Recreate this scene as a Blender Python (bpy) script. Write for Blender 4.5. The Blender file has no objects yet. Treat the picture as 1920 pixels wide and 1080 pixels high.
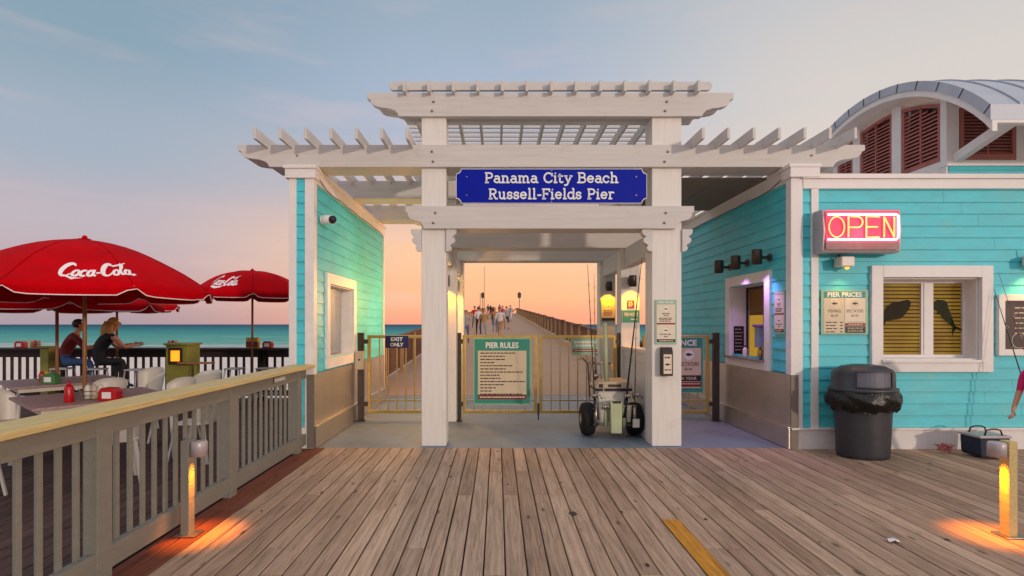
import bpy, math, random
from mathutils import Vector, Matrix
R = math.radians
rnd = random.Random(7)
C = bpy.context.scene.collection
S = bpy.context.scene
# ------------------------------------------------------------------ camera
H = 1.6
cam_d = bpy.data.cameras.new('camera'); cam = bpy.data.objects.new('camera', cam_d); C.objects.link(cam)
cam.location = (0, 0, H); cam.rotation_euler = (R(90), 0, 0)
cam_d.sensor_width = 36; cam_d.lens = 36 * 1000 / 1920
cam_d.shift_x = 27 / 1920; cam_d.shift_y = 68 / 1920
cam_d.clip_end = 20000; cam_d.clip_start = 0.05
S.camera = cam
S.view_settings.view_transform = 'Standard'; S.view_settings.look = 'None'
S.view_settings.gamma = 1; S.view_settings.exposure = 0
S.view_settings.use_curve_mapping = False

def lin(c):
    o = []
    for v in c[:3]:
        v /= 255
        o.append(v / 12.92 if v <= .04045 else ((v + .055) / 1.055) ** 2.4)
    return (o[0], o[1], o[2], 1)

# ------------------------------------------------------------------ world
W = bpy.data.worlds.new('World'); S.world = W; W.use_nodes = True
nt = W.node_tree; nt.nodes.clear()
def N(t, **k):
    n = nt.nodes.new(t)
    for a, b in k.items(): setattr(n, a, b)
    return n
def L(a, b): nt.links.new(a, b)
def math_n(op, a, b=None, c=None):
    n = N('ShaderNodeMath', operation=op)
    for i, v in enumerate((a, b, c)):
        if v is None: continue
        if isinstance(v, (int, float)): n.inputs[i].default_value = v
        else: L(v, n.inputs[i])
    return n.outputs[0]
def ramp(fac, stops, interp='EASE'):
    n = N('ShaderNodeValToRGB'); cr = n.color_ramp; cr.interpolation = interp
    while len(cr.elements) < len(stops): cr.elements.new(.5)
    for e, (p, c) in zip(cr.elements, stops): e.position = p; e.color = lin(c)
    if fac is not None: L(fac, n.inputs[0])
    return n.outputs[0]
def mixc(f, a, b, mode='MIX'):
    n = N('ShaderNodeMix', data_type='RGBA', blend_type=mode)
    if isinstance(f, (int, float)): n.inputs[0].default_value = f
    else: L(f, n.inputs[0])
    for i, v in ((6, a), (7, b)):
        if isinstance(v, tuple): n.inputs[i].default_value = v
        else: L(v, n.inputs[i])
    return n.outputs[2]
tc = N('ShaderNodeTexCoord'); sep = N('ShaderNodeSeparateXYZ'); L(tc.outputs['Generated'], sep.inputs[0])
az = math_n('ARCTAN2', sep.outputs[0], sep.outputs[1])
azn = math_n('MULTIPLY_ADD', az, 1 / R(90), .5)
azc = N('ShaderNodeClamp'); L(azn, azc.inputs[0]); azc = azc.outputs[0]
nz = N('ShaderNodeTexNoise'); mp = N('ShaderNodeMapping'); mp.inputs['Scale'].default_value = (1.2, 1.2, 4); mp.inputs['Rotation'].default_value = (0.2, R(24), 0)
L(tc.outputs['Generated'], mp.inputs[0]); L(mp.outputs[0], nz.inputs[0]); nz.inputs['Scale'].default_value = 1.6; nz.inputs['Detail'].default_value = 5; nz.inputs['Roughness'].default_value = .45
el = math_n('ADD', sep.outputs[2], math_n('MULTIPLY', math_n('SUBTRACT', nz.outputs[0], .5), .05))
# elevation is sin(el); 0.5 = 30 degrees
rl = ramp(el, [(0, (168, 150, 162)), (.07, (186, 158, 168)), (.16, (186, 172, 180)), (.27, (160, 171, 185)), (.42, (134, 159, 175)), (.56, (128, 152, 170)), (.8, (226, 230, 236))])
rm = ramp(el, [(0, (255, 166, 132)), (.06, (255, 186, 136)), (.14, (254, 198, 152)), (.24, (206, 184, 184)), (.36, (170, 182, 202)), (.56, (150, 170, 186)), (.8, (228, 230, 236))])
rr = ramp(el, [(0, (255, 176, 138)), (.08, (252, 196, 158)), (.2, (236, 212, 192)), (.34, (214, 206, 200)), (.56, (190, 194, 198)), (.8, (230, 232, 238))])
f1 = N('ShaderNodeMapRange', interpolation_type='SMOOTHSTEP'); L(azc, f1.inputs[0]); f1.inputs[1].default_value = .08; f1.inputs[2].default_value = .46
f2 = N('ShaderNodeMapRange', interpolation_type='SMOOTHSTEP'); L(azc, f2.inputs[0]); f2.inputs[1].default_value = .50; f2.inputs[2].default_value = .88
front = mixc(f2.outputs[0], mixc(f1.outputs[0], rl, rm), rr)
# thin pink streaks of cirrus
n2 = N('ShaderNodeTexNoise'); m2 = N('ShaderNodeMapping'); m2.inputs['Rotation'].default_value = (0, R(-32), 0); m2.inputs['Scale'].default_value = (1.4, 1.4, 9)
L(tc.outputs['Generated'], m2.inputs[0]); L(m2.outputs[0], n2.inputs[0]); n2.inputs['Scale'].default_value = 2.1; n2.inputs['Detail'].default_value = 4
st = N('ShaderNodeMapRange', interpolation_type='SMOOTHSTEP'); L(n2.outputs[0], st.inputs[0]); st.inputs[1].default_value = .52; st.inputs[2].default_value = .78; st.inputs[4].default_value = .26
front = mixc(st.outputs[0], front, lin((236, 196, 190)))
back = ramp(sep.outputs[2], [(0, (176, 166, 170)), (.3, (184, 180, 184)), (.8, (228, 228, 234))])
fb = N('ShaderNodeMapRange', interpolation_type='SMOOTHSTEP'); L(sep.outputs[1], fb.inputs[0]); fb.inputs[1].default_value = .35; fb.inputs[2].default_value = -.35
sky = mixc(fb.outputs[0], front, back)
# afterglow low in the sky to the right, where the sun has set behind the building
g1 = N('ShaderNodeMapRange', interpolation_type='SMOOTHERSTEP'); L(az, g1.inputs[0]); g1.inputs[1].default_value = R(26); g1.inputs[2].default_value = R(58)
g2 = N('ShaderNodeMapRange', interpolation_type='SMOOTHERSTEP'); L(az, g2.inputs[0]); g2.inputs[1].default_value = R(70); g2.inputs[2].default_value = R(105); g2.inputs[3].default_value = 1; g2.inputs[4].default_value = 0
g3 = N('ShaderNodeMapRange', interpolation_type='SMOOTHERSTEP'); L(sep.outputs[2], g3.inputs[0]); g3.inputs[1].default_value = .10; g3.inputs[2].default_value = .30; g3.inputs[3].default_value = 1; g3.inputs[4].default_value = 0
gm_ = math_n('MULTIPLY', math_n('MULTIPLY', math_n('MULTIPLY', g1.outputs[0], g2.outputs[0]), g3.outputs[0]), 7.0)
glow = N('ShaderNodeVectorMath', operation='SCALE'); glow.inputs[0].default_value = (1, .50, .24); L(gm_, glow.inputs['Scale'])
sky = mixc(1.0, sky, glow.outputs[0], 'ADD')
nish = N('ShaderNodeTexSky', sky_type='NISHITA'); nish.sun_disc = False
nish.sun_elevation = R(9); nish.sun_rotation = R(145)
tot = mixc(.012, sky, nish.outputs[0], 'ADD')
bg = N('ShaderNodeBackground'); L(tot, bg.inputs[0]); bg.inputs[1].default_value = 1.0
wo = N('ShaderNodeOutputWorld'); L(bg.outputs[0], wo.inputs[0])
# low warm light from behind and to the right of the camera
sd = bpy.data.lights.new('sun', 'SUN'); sun = bpy.data.objects.new('sun', sd); C.objects.link(sun)
sd.energy = 1.25; sd.angle = R(2.5); sd.color = (1, .82, .66)
sun.rotation_euler = (R(90 - 9), 0, R(35))

# ------------------------------------------------------------------ materials
def mat(name, col, rough=.6, metal=0, var=.12, scale=6, stretch=(1, 1, 1), bump=.08, bscale=None, emis=0, ecol=None, dirt=None, alpha=1, trans=0, coat=0, spec=.5):
    m = bpy.data.materials.new(name); m.use_nodes = True
    t = m.node_tree; p = t.nodes['Principled BSDF']; c = lin(col)
    p.inputs['Roughness'].default_value = rough; p.inputs['Metallic'].default_value = metal
    p.inputs['Specular IOR Level'].default_value = spec
    if coat: p.inputs['Coat Weight'].default_value = coat
    if trans: p.inputs['Transmission Weight'].default_value = trans; p.inputs['IOR'].default_value = 1.3
    tcn = t.nodes.new('ShaderNodeTexCoord'); mpn = t.nodes.new('ShaderNodeMapping'); mpn.inputs['Scale'].default_value = stretch
    t.links.new(tcn.outputs['Object'], mpn.inputs[0])
    no = t.nodes.new('ShaderNodeTexNoise'); no.inputs['Scale'].default_value = scale; no.inputs['Detail'].default_value = 6; no.inputs['Roughness'].default_value = .6
    t.links.new(mpn.outputs[0], no.inputs[0])
    cr = t.nodes.new('ShaderNodeValToRGB'); cr.color_ramp.elements[0].position = .3; cr.color_ramp.elements[1].position = .7
    lo = tuple(v * (1 - var) for v in c[:3]) + (1,); hi = tuple(min(1, v * (1 + var * .6)) for v in c[:3]) + (1,)
    cr.color_ramp.elements[0].color = lo; cr.color_ramp.elements[1].color = hi
    t.links.new(no.outputs[0], cr.inputs[0]); out = cr.outputs[0]
    if dirt:
        dc, thr, ds = dirt
        n3 = t.nodes.new('ShaderNodeTexNoise'); n3.inputs['Scale'].default_value = ds; n3.inputs['Detail'].default_value = 8; n3.inputs['Roughness'].default_value = .7
        t.links.new(tcn.outputs['Object'], n3.inputs[0])
        mr = t.nodes.new('ShaderNodeMapRange'); mr.inputs[1].default_value = thr; mr.inputs[2].default_value = thr + .2; mr.inputs[4].default_value = .6
        t.links.new(n3.outputs[0], mr.inputs[0])
        mx = t.nodes.new('ShaderNodeMix'); mx.data_type = 'RGBA'; t.links.new(mr.outputs[0], mx.inputs[0]); t.links.new(out, mx.inputs[6]); mx.inputs[7].default_value = lin(dc); out = mx.outputs[2]
    t.links.new(out, p.inputs['Base Color'])
    if bump:
        nb = no
        if bscale:
            nb = t.nodes.new('ShaderNodeTexNoise'); nb.inputs['Scale'].default_value = bscale; nb.inputs['Detail'].default_value = 3; t.links.new(mpn.outputs[0], nb.inputs[0])
        b = t.nodes.new('ShaderNodeBump'); b.inputs['Strength'].default_value = bump; b.inputs['Distance'].default_value = .02
        t.links.new(nb.outputs[0], b.inputs['Height']); t.links.new(b.outputs[0], p.inputs['Normal'])
    rr_ = t.nodes.new('ShaderNodeMapRange'); rr_.inputs[3].default_value = max(0, rough - .08); rr_.inputs[4].default_value = min(1, rough + .1)
    t.links.new(no.outputs[0], rr_.inputs[0]); t.links.new(rr_.outputs[0], p.inputs['Roughness'])
    if emis:
        p.inputs['Emission Color'].default_value = lin(ecol or col); p.inputs['Emission Strength'].default_value = emis
    return m

WHITE = mat('white_paint', (204, 199, 196), .55, var=.07, scale=5, stretch=(1, 1, 1), bump=.12, bscale=60, dirt=((178, 168, 160), .6, 1.5))
WHITEX = mat('white_beam_paint', (204, 198, 194), .55, var=.09, scale=3, stretch=(.5, 7, 7), bump=.2, dirt=((176, 160, 148), .6, 2.2))
WHITEZ = mat('white_post_paint', (226, 220, 214), .55, var=.08, scale=3, stretch=(7, 7, .5), bump=.18, dirt=((184, 168, 154), .6, 2.0))
WHITE2 = mat('white_trim_paint', (228, 222, 220), .5, var=.06, scale=7, bump=.08, bscale=50)
TEAL = mat('teal_siding_paint', (74, 200, 214), .5, var=.16, scale=3, stretch=(1, 1, 3), bump=.12, bscale=70, dirt=((120, 196, 194), .52, 1.7))
METALW = mat('shutter_brown', (168, 98, 88), .6, var=.2)
BLACK = mat('black_plastic', (20, 20, 42), .45, var=.2)
BAG = mat('black_bag_plastic', (10, 11, 12), .34, var=.3, bump=.9, bscale=16)
CAN = mat('grey_can_plastic', (52, 53, 60), .42, var=.12, scale=9, bump=.05)
RUBBER = mat('tyre_rubber', (20, 18, 18), .8, var=.3)
STEEL = mat('brushed_steel', (170, 162, 154), .35, 1, var=.12, scale=14)
DSTEEL = mat('dark_bronze_metal', (84, 76, 70), .42, .8, var=.2, scale=12)
GATEM = mat('gate_steel', (206, 176, 104), .34, .85, var=.15, scale=10, dirt=((110, 84, 60), .6, 5))  # gold of the amber lamps on the steel is put into the colour
GREYP = mat('grey_rail_paint', (124, 122, 114), .6, var=.1, scale=5, stretch=(3, 1, 3), bump=.25, bscale=25, dirt=((96, 90, 84), .62, 4))
CAPW = mat('rail_cap_wood', (198, 176, 120), .6, var=.2, scale=4, stretch=(14, 1, 14), bump=.3)
DARKW = mat('dark_stained_wood', (46, 26, 24), .55, var=.3, scale=5, stretch=(4, 4, 1), bump=.2)
TABW = mat('table_wood', (168, 134, 130), .5, var=.25, scale=5, stretch=(8, 8, 8), bump=.2)
PIERW = mat('pier_rail_wood', (112, 70, 48), .7, var=.3, scale=3, bump=.2)
PIERP = mat('pier_post_wood', (206, 170, 124), .7, var=.25, scale=3, bump=.2)
OLIVE = mat('olive_paint', (134, 128, 52), .55, var=.12, scale=5)
CREAM = mat('cream_chair_metal', (212, 202, 192), .4, var=.08)
RED = mat('red_canvas', (192, 0, 14), .8, var=.22, scale=3, bump=.12, bscale=300, spec=.05)
REDSEAM = mat('red_canvas_seam', (160, 0, 12), .85, spec=.05)
REDP = mat('red_plastic', (186, 14, 20), .3, var=.1)
LOGOW = mat('white_canvas_print', (238, 228, 228), .7, var=.04)
POLEW = mat('parasol_pole_wood', (150, 98, 56), .5, var=.2, scale=6, stretch=(6, 6, 1))
BLUE = mat('sign_blue', (0, 24, 158), .5, var=.06, spec=.15)
NAVY = mat('sign_navy', (28, 34, 86), .4, var=.06)
LETW = mat('letter_white', (232, 232, 226), .5, var=.03)
SGREEN = mat('sign_green', (52, 142, 124), .5, var=.06)
SPALE = mat('sign_pale_green', (150, 186, 158), .5, var=.06)
STAN = mat('sign_cream', (214, 196, 168), .55, var=.06)
STAN2 = mat('sign_cream_light', (226, 210, 190), .55, var=.05)
SDARK = mat('sign_dark_brown', (48, 30, 28), .5, var=.1)
SRED = mat('sign_maroon', (134, 34, 36), .5, var=.1)
PANELG = mat('window_panel_grey', (128, 140, 164), .5, var=.08)
ROOFM = mat('roof_metal', (178, 182, 194), .5, .2, var=.1, scale=3, bump=.04)
PLY = mat('plywood_ceiling', (120, 110, 100), .7, var=.15, scale=3, stretch=(1, 5, 1))
SIGNC = mat('sign_housing_metal', (178, 168, 172), .4, .2, var=.08)
YELLOWP = mat('yellow_cloth', (206, 160, 60), .7, var=.15)
SKIN = mat('skin', (196, 140, 112), .55, var=.08)
MAROON = mat('maroon_cotton', (112, 20, 26), .8, var=.15)
JEANS = mat('blue_denim', (52, 82, 128), .8, var=.2, scale=20)
BLACKC = mat('black_cotton', (26, 26, 32), .8, var=.2)
BLOND = mat('blond_hair', (186, 138, 70), .5, var=.3, scale=30, stretch=(4, 4, 1))
BROWNH = mat('dark_brown_hair', (46, 30, 24), .5, var=.3, scale=30)
PINK = mat('pink_cotton', (206, 40, 110), .75, var=.12)
PURPLE = mat('purple_cotton', (116, 84, 136), .75, var=.15)
COOLW = mat('cooler_white_plastic', (212, 206, 194), .4, var=.08, dirt=((150, 130, 110), .6, 9))
TANP = mat('tan_plastic', (190, 172, 146), .45, var=.1)
PALEG = mat('pale_green_plastic', (178, 186, 150), .45, var=.1)
GLASSD = mat('dark_glass', (30, 32, 38), .08, var=.1, spec=.8)
FISHM = mat('fish_decal_dark', (30, 28, 20), .9, var=.4, scale=14, spec=0)
FISHG = mat('fish_decal_green', (30, 48, 24), .9, var=.5, scale=9, spec=0)
AMBER = mat('amber_glow', (255, 150, 30), .5, emis=3.0, ecol=(255, 150, 10), var=0, bump=0)
NAVYC = mat('navy_fabric', (34, 42, 66), .75, var=.2, bump=.2, bscale=60)
PAPER = mat('white_paper', (226, 226, 232), .7, var=.05)
NEONR = mat('neon_tube_yellow', (255, 170, 100), .4, emis=2.6, ecol=(255, 140, 70), var=0, bump=0)
NEONW = mat('neon_tube_white', (255, 240, 250), .4, emis=5.0, ecol=(255, 214, 240), var=0, bump=0)
OPENR = mat('sign_face_lit_red', (226, 30, 60), .5, emis=1.0, ecol=(255, 40, 84), var=.06, bump=0)
OPEND = mat('sign_face_lower_red', (120, 34, 54), .4, var=.3, scale=9)
GREENT = mat('condiment_green', (70, 124, 70), .4, var=.2)

def metal_plate():
    m = mat('tread_plate', (206, 198, 190), .32, 1, var=.1, scale=3, bump=0)
    t = m.node_tree; p = t.nodes['Principled BSDF']
    tcn = t.nodes.new('ShaderNodeTexCoord'); mp_ = t.nodes.new('ShaderNodeMapping'); mp_.inputs['Scale'].default_value = (1, 1, 1.6)
    t.links.new(tcn.outputs['Object'], mp_.inputs[0])
    w = t.nodes.new('ShaderNodeTexVoronoi'); w.inputs['Scale'].default_value = 24; w.inputs['Randomness'].default_value = 0
    t.links.new(mp_.outputs[0], w.inputs[0])
    b = t.nodes.new('ShaderNodeBump'); b.inputs['Strength'].default_value = .7; b.inputs['Distance'].default_value = .012
    t.links.new(w.outputs['Distance'], b.inputs['Height']); t.links.new(b.outputs[0], p.inputs['Normal'])
    return m
PLATE = metal_plate()
STRIP = mat('dull_metal_strip', (128, 118, 108), .6, .3, var=.15, scale=20)

def blinds_mat():
    m = bpy.data.materials.new('emissive_window_blinds'); m.use_nodes = True; t = m.node_tree; p = t.nodes['Principled BSDF']
    p.inputs['Base Color'].default_value = lin((150, 120, 40)); p.inputs['Roughness'].default_value = .5
    tcn = t.nodes.new('ShaderNodeTexCoord'); no = t.nodes.new('ShaderNodeTexNoise'); no.inputs['Scale'].default_value = 3
    t.links.new(tcn.outputs['Object'], no.inputs[0])
    cr = t.nodes.new('ShaderNodeValToRGB'); cr.color_ramp.elements[0].position = .3; cr.color_ramp.elements[1].position = .7
    cr.color_ramp.elements[0].color = lin((150, 100, 42)); cr.color_ramp.elements[1].color = lin((196, 160, 40))
    t.links.new(no.outputs[0], cr.inputs[0]); t.links.new(cr.outputs[0], p.inputs['Emission Color']); p.inputs['Emission Strength'].default_value = .42  # emission stands in for room light on the slats
    return m
BLIND = blinds_mat()

def deck_mat(name, ca, cb, cdark):
    m = bpy.data.materials.new(name); m.use_nodes = True; t = m.node_tree; p = t.nodes['Principled BSDF']
    nn = lambda k: t.nodes.new(k); ln = t.links.new
    at = nn('ShaderNodeAttribute'); at.attribute_name = 'brd'
    tcn = nn('ShaderNodeTexCoord'); add = nn('ShaderNodeVectorMath'); add.operation = 'MULTIPLY_ADD'
    ln(at.outputs['Color'], add.inputs[0]); add.inputs[1].default_value = (7, 31, 13); ln(tcn.outputs['Object'], add.inputs[2])
    mp_ = nn('ShaderNodeMapping'); mp_.inputs['Scale'].default_value = (26, 1.1, 5); ln(add.outputs[0], mp_.inputs[0])
    g = nn('ShaderNodeTexNoise'); g.inputs['Scale'].default_value = 1.6; g.inputs['Detail'].default_value = 9; g.inputs['Roughness'].default_value = .72; g.inputs['Distortion'].default_value = .8; ln(mp_.outputs[0], g.inputs[0])
    big = nn('ShaderNodeTexNoise'); big.inputs['Scale'].default_value = .8; big.inputs['Detail'].default_value = 5; ln(tcn.outputs['Object'], big.inputs[0])
    sp = nn('ShaderNodeSeparateColor'); ln(at.outputs['Color'], sp.inputs[0])
    mx = nn('ShaderNodeMix'); mx.data_type = 'RGBA'; ln(sp.outputs[0], mx.inputs[0]); mx.inputs[6].default_value = lin(ca); mx.inputs[7].default_value = lin(cb)
    cr = nn('ShaderNodeValToRGB'); cr.color_ramp.elements[0].position = .36; cr.color_ramp.elements[1].position = .58
    cr.color_ramp.elements[0].color = (.58, .56, .55, 1); cr.color_ramp.elements[1].color = (1.12, 1.1, 1.1, 1); ln(g.outputs[0], cr.inputs[0])
    mu = nn('ShaderNodeMix'); mu.data_type = 'RGBA'; mu.blend_type = 'MULTIPLY'; mu.inputs[0].default_value = 1; ln(mx.outputs[2], mu.inputs[6]); ln(cr.outputs[0], mu.inputs[7])
    # knots
    mk = nn('ShaderNodeMapping'); mk.inputs['Scale'].default_value = (7, 2.4, 1); ln(add.outputs[0], mk.inputs[0])
    vo = nn('ShaderNodeTexVoronoi'); vo.inputs['Scale'].default_value = .9; ln(mk.outputs[0], vo.inputs[0])
    kr = nn('ShaderNodeMapRange'); kr.inputs[1].default_value = .05; kr.inputs[2].default_value = .13; kr.inputs[3].default_value = .8; kr.inputs[4].default_value = 0; ln(vo.outputs['Distance'], kr.inputs[0])
    mk2 = nn('ShaderNodeMix'); mk2.data_type = 'RGBA'; ln(kr.outputs[0], mk2.inputs[0]); ln(mu.outputs[2], mk2.inputs[6]); mk2.inputs[7].default_value = lin(cdark)
    bs = nn('ShaderNodeMapRange'); bs.inputs[1].default_value = .42; bs.inputs[2].default_value = .7; bs.inputs[4].default_value = .5; ln(big.outputs[0], bs.inputs[0])
    m3 = nn('ShaderNodeMix'); m3.data_type = 'RGBA'; m3.blend_type = 'MULTIPLY'; ln(bs.outputs[0], m3.inputs[0]); ln(mk2.outputs[2], m3.inputs[6]); m3.inputs[7].default_value = (.7, .64, .6, 1)
    ln(m3.outputs[2], p.inputs['Base Color'])
    p.inputs['Roughness'].default_value = .72; p.inputs['Specular IOR Level'].default_value = .3
    b = nn('ShaderNodeBump'); b.inputs['Strength'].default_value = .45; b.inputs['Distance'].default_value = .006; ln(g.outputs[0], b.inputs['Height']); ln(b.outputs[0], p.inputs['Normal'])
    return m
DECK = deck_mat('weathered_deck_wood', (158, 133, 113), (190, 164, 142), (60, 46, 40))
DECKY = deck_mat('yellow_painted_board', (200, 140, 48), (210, 150, 52), (140, 100, 50))
DECKR = deck_mat('red_brown_board', (112, 62, 48), (122, 70, 54), (60, 36, 30))
PATIO = deck_mat('dark_patio_wood', (74, 54, 50), (92, 68, 62), (30, 20, 20))
CONC = mat('painted_concrete', (118, 132, 146), .5, var=.16, scale=1.3, bump=.15, bscale=30, dirt=((96, 98, 106), .5, 1.6))
PIERC = mat('pier_concrete', (176, 138, 108), .7, var=.12, scale=.8, bump=.1, bscale=12)  # tan base colour holds the orange light on the walkway
SAND = mat('sand', (222, 208, 200), .9, var=.1, scale=.4, bump=.4, bscale=3)

# ------------------------------------------------------------------ mesh builder
class MB:
    def __init__(s): s.v = []; s.f = []; s.m = []; s.c = None; s.smooth = []
    def add(s, vs, fs, mi=0, sm=False):
        o = len(s.v); s.v += [tuple(v) for v in vs]
        for f in fs: s.f.append(tuple(i + o for i in f)); s.m.append(mi); s.smooth.append(sm)
        return s
    def box(s, x0, x1, y0, y1, z0, z1, mi=0):
        vs = [(x, y, z) for x in (x0, x1) for y in (y0, y1) for z in (z0, z1)]
        return s.add(vs, [(0, 1, 3, 2), (4, 6, 7, 5), (0, 4, 5, 1), (2, 3, 7, 6), (0, 2, 6, 4), (1, 5, 7, 3)], mi)
    def prism(s, poly, axis, a, b, mi=0):
        n = len(poly); vs = []
        for t in (a, b):
            for (p, q) in poly:
                vs.append({'x': (t, p, q), 'y': (p, t, q), 'z': (p, q, t)}[axis])
        fs = [tuple(range(n)), tuple(range(2 * n - 1, n - 1, -1))] + [(i, i + n, (i + 1) % n + n, (i + 1) % n) for i in range(n)]
        return s.add(vs, fs, mi)
    def beam(s, a, b, w, h, mi=0, up=(0, 0, 1)):
        a = Vector(a); b = Vector(b); d = (b - a).normalized(); u = Vector(up)
        sx = d.cross(u).normalized(); uy = sx.cross(d).normalized()
        vs = [p + sx * i * w / 2 + uy * j * h / 2 for p in (a, b) for i in (-1, 1) for j in (-1, 1)]
        return s.add(vs, [(0, 1, 3, 2), (4, 6, 7, 5), (0, 4, 5, 1), (2, 3, 7, 6), (0, 2, 6, 4), (1, 5, 7, 3)], mi)
    def tube(s, pts, r, seg=8, mi=0, closed=False, caps=True):
        pts = [Vector(p) for p in pts]; n = len(pts); rs = r if isinstance(r, (list, tuple)) else [r] * n
        o = len(s.v); prev = None
        for i, p in enumerate(pts):
            if closed: d = pts[(i + 1) % n] - pts[i - 1]
            else: d = pts[min(i + 1, n - 1)] - pts[max(i - 1, 0)]
            d.normalize()
            u = prev if prev else (Vector((0, 0, 1)) if abs(d.z) < .9 else Vector((1, 0, 0)))
            u = (u - d * u.dot(d)).normalized(); prev = u; w = d.cross(u)
            for k in range(seg):
                a = 2 * math.pi * k / seg; s.v.append(tuple(p + (u * math.cos(a) + w * math.sin(a)) * rs[i]))
        for i in range(n if closed else n - 1):
            j = (i + 1) % n
            for k in range(seg):
                l = (k + 1) % seg
                s.f.append((o + i * seg + k, o + i * seg + l, o + j * seg + l, o + j * seg + k)); s.m.append(mi); s.smooth.append(True)
        if caps and not closed:
            s.f.append(tuple(o + k for k in reversed(range(seg)))); s.m.append(mi); s.smooth.append(False)
            s.f.append(tuple(o + (n - 1) * seg + k for k in range(seg))); s.m.append(mi); s.smooth.append(False)
        return s
    def lathe(s, prof, c=(0, 0, 0), seg=24, mi=0, axis='z', sx=1, sy=1):
        o = len(s.v); n = len(prof)
        for (r, z) in prof:
            for k in range(seg):
                a = 2 * math.pi * k / seg; x, y = r * math.cos(a) * sx, r * math.sin(a) * sy
                q = {'z': (x, y, z), 'x': (z, x, y), 'y': (x, z, y)}[axis]
                s.v.append((c[0] + q[0], c[1] + q[1], c[2] + q[2]))
        for i in range(n - 1):
            for k in range(seg):
                l = (k + 1) % seg; s.f.append((o + i * seg + k, o + i * seg + l, o + (i + 1) * seg + l, o + (i + 1) * seg + k)); s.m.append(mi); s.smooth.append(True)
        s.f.append(tuple(o + k for k in reversed(range(seg)))); s.m.append(mi); s.smooth.append(False)
        s.f.append(tuple(o + (n - 1) * seg + k for k in range(seg))); s.m.append(mi); s.smooth.append(False)
        return s
    def ball(s, c, r, seg=12, rings=8, mi=0):
        rx, ry, rz = r if isinstance(r, tuple) else (r, r, r)
        o = len(s.v)
        for i in range(1, rings):
            t = math.pi * i / rings
            for k in range(seg):
                a = 2 * math.pi * k / seg; s.v.append((c[0] + rx * math.sin(t) * math.cos(a), c[1] + ry * math.sin(t) * math.sin(a), c[2] + rz * math.cos(t)))
        tp = len(s.v); s.v.append((c[0], c[1], c[2] + rz)); bt = len(s.v); s.v.append((c[0], c[1], c[2] - rz))
        def F(f): s.f.append(f); s.m.append(mi); s.smooth.append(True)
        for i in range(rings - 2):
            for k in range(seg):
                l = (k + 1) % seg; F((o + i * seg + k, o + (i + 1) * seg + k, o + (i + 1) * seg + l, o + i * seg + l))
        for k in range(seg):
            l = (k + 1) % seg; F((tp, o + k, o + l)); F((bt, o + (rings - 2) * seg + l, o + (rings - 2) * seg + k))
        return s
ORG = {}
def build(name, mb, mats, parent=None, world=True, bevel=0, autosmooth=True):
    me = bpy.data.meshes.new(name)
    off = ORG.get(parent.name, Vector((0, 0, 0))) if (parent and world) else Vector((0, 0, 0))
    me.from_pydata([tuple(Vector(v) - off) for v in mb.v], [], mb.f)
    if not isinstance(mats, (list, tuple)): mats = [mats]
    for m in mats: me.materials.append(m)
    me.polygons.foreach_set('material_index', mb.m); me.polygons.foreach_set('use_smooth', mb.smooth)
    if mb.c:
        ca = me.color_attributes.new('brd', 'FLOAT_COLOR', 'POINT')
        for i, c in enumerate(mb.c): ca.data[i].color = (c[0], c[1], c[2], 1)
    me.update()
    o = bpy.data.objects.new(name, me); C.objects.link(o)
    if parent: o.parent = parent; ORG[o.name] = off
    if bevel:
        b = o.modifiers.new('bevel', 'BEVEL'); b.width = bevel; b.segments = 2; b.limit_method = 'ANGLE'; b.angle_limit = R(40)
    return o
def tag(o, label=None, cat=None, group=None, kind=None):
    if label: o['label'] = label
    if cat: o['category'] = cat
    if group: o['group'] = group
    if kind: o['kind'] = kind
    return o
def thing(name, label, cat, loc=(0, 0, 0), rz=0, group=None):
    o = bpy.data.objects.new(name, None); C.objects.link(o); o.location = loc; o.rotation_euler = (0, 0, rz); o.empty_display_size = .1
    ORG[o.name] = Vector(loc); return tag(o, label, cat, group)
def copy_tree(o, parent=None):
    c = o.copy(); C.objects.link(c)
    if parent: c.parent = parent
    for ch in list(o.children): copy_tree(ch, c)
    return c
def lamp(name, kind, loc, energy, color, parent, size=.03, spot=None, rot=None, blend=.6):
    d = bpy.data.lights.new(name, kind); d.energy = energy; d.color = color
    d.shadow_soft_size = size
    if kind == 'SPOT': d.spot_size = R(spot); d.spot_blend = blend
    o = bpy.data.objects.new(name, d); C.objects.link(o)
    o.location = Vector(loc) - ORG[parent.name]; o.parent = parent
    if rot: o.rotation_euler = rot
    return o

# text ---------------------------------------------------------------
_tc = {}
def text_geo(s, off=0.0):
    k = (s, off)
    if k in _tc: return _tc[k]
    cu = bpy.data.curves.new('t', 'FONT'); cu.body = s; cu.size = 1; cu.align_x = 'CENTER'; cu.align_y = 'CENTER'; cu.resolution_u = 2; cu.offset = off; cu.fill_mode = 'FRONT'
    ob = bpy.data.objects.new('t', cu); C.objects.link(ob); bpy.context.view_layer.update()
    me = ob.to_mesh(); vs = [v.co.copy() for v in me.vertices]; fs = [tuple(p.vertices) for p in me.polygons]
    ob.to_mesh_clear(); bpy.data.objects.remove(ob); bpy.data.curves.remove(cu)
    xs = [v.x for v in vs] or [0]; ys = [v.y for v in vs] or [0]
    cx = (min(xs) + max(xs)) / 2; cy = (min(ys) + max(ys)) / 2; w = max(xs) - min(xs); h = max(ys) - min(ys)
    _tc[k] = ([Vector(((v.x - cx), (v.y - cy), 0)) for v in vs], fs, w, h); return _tc[k]
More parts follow.
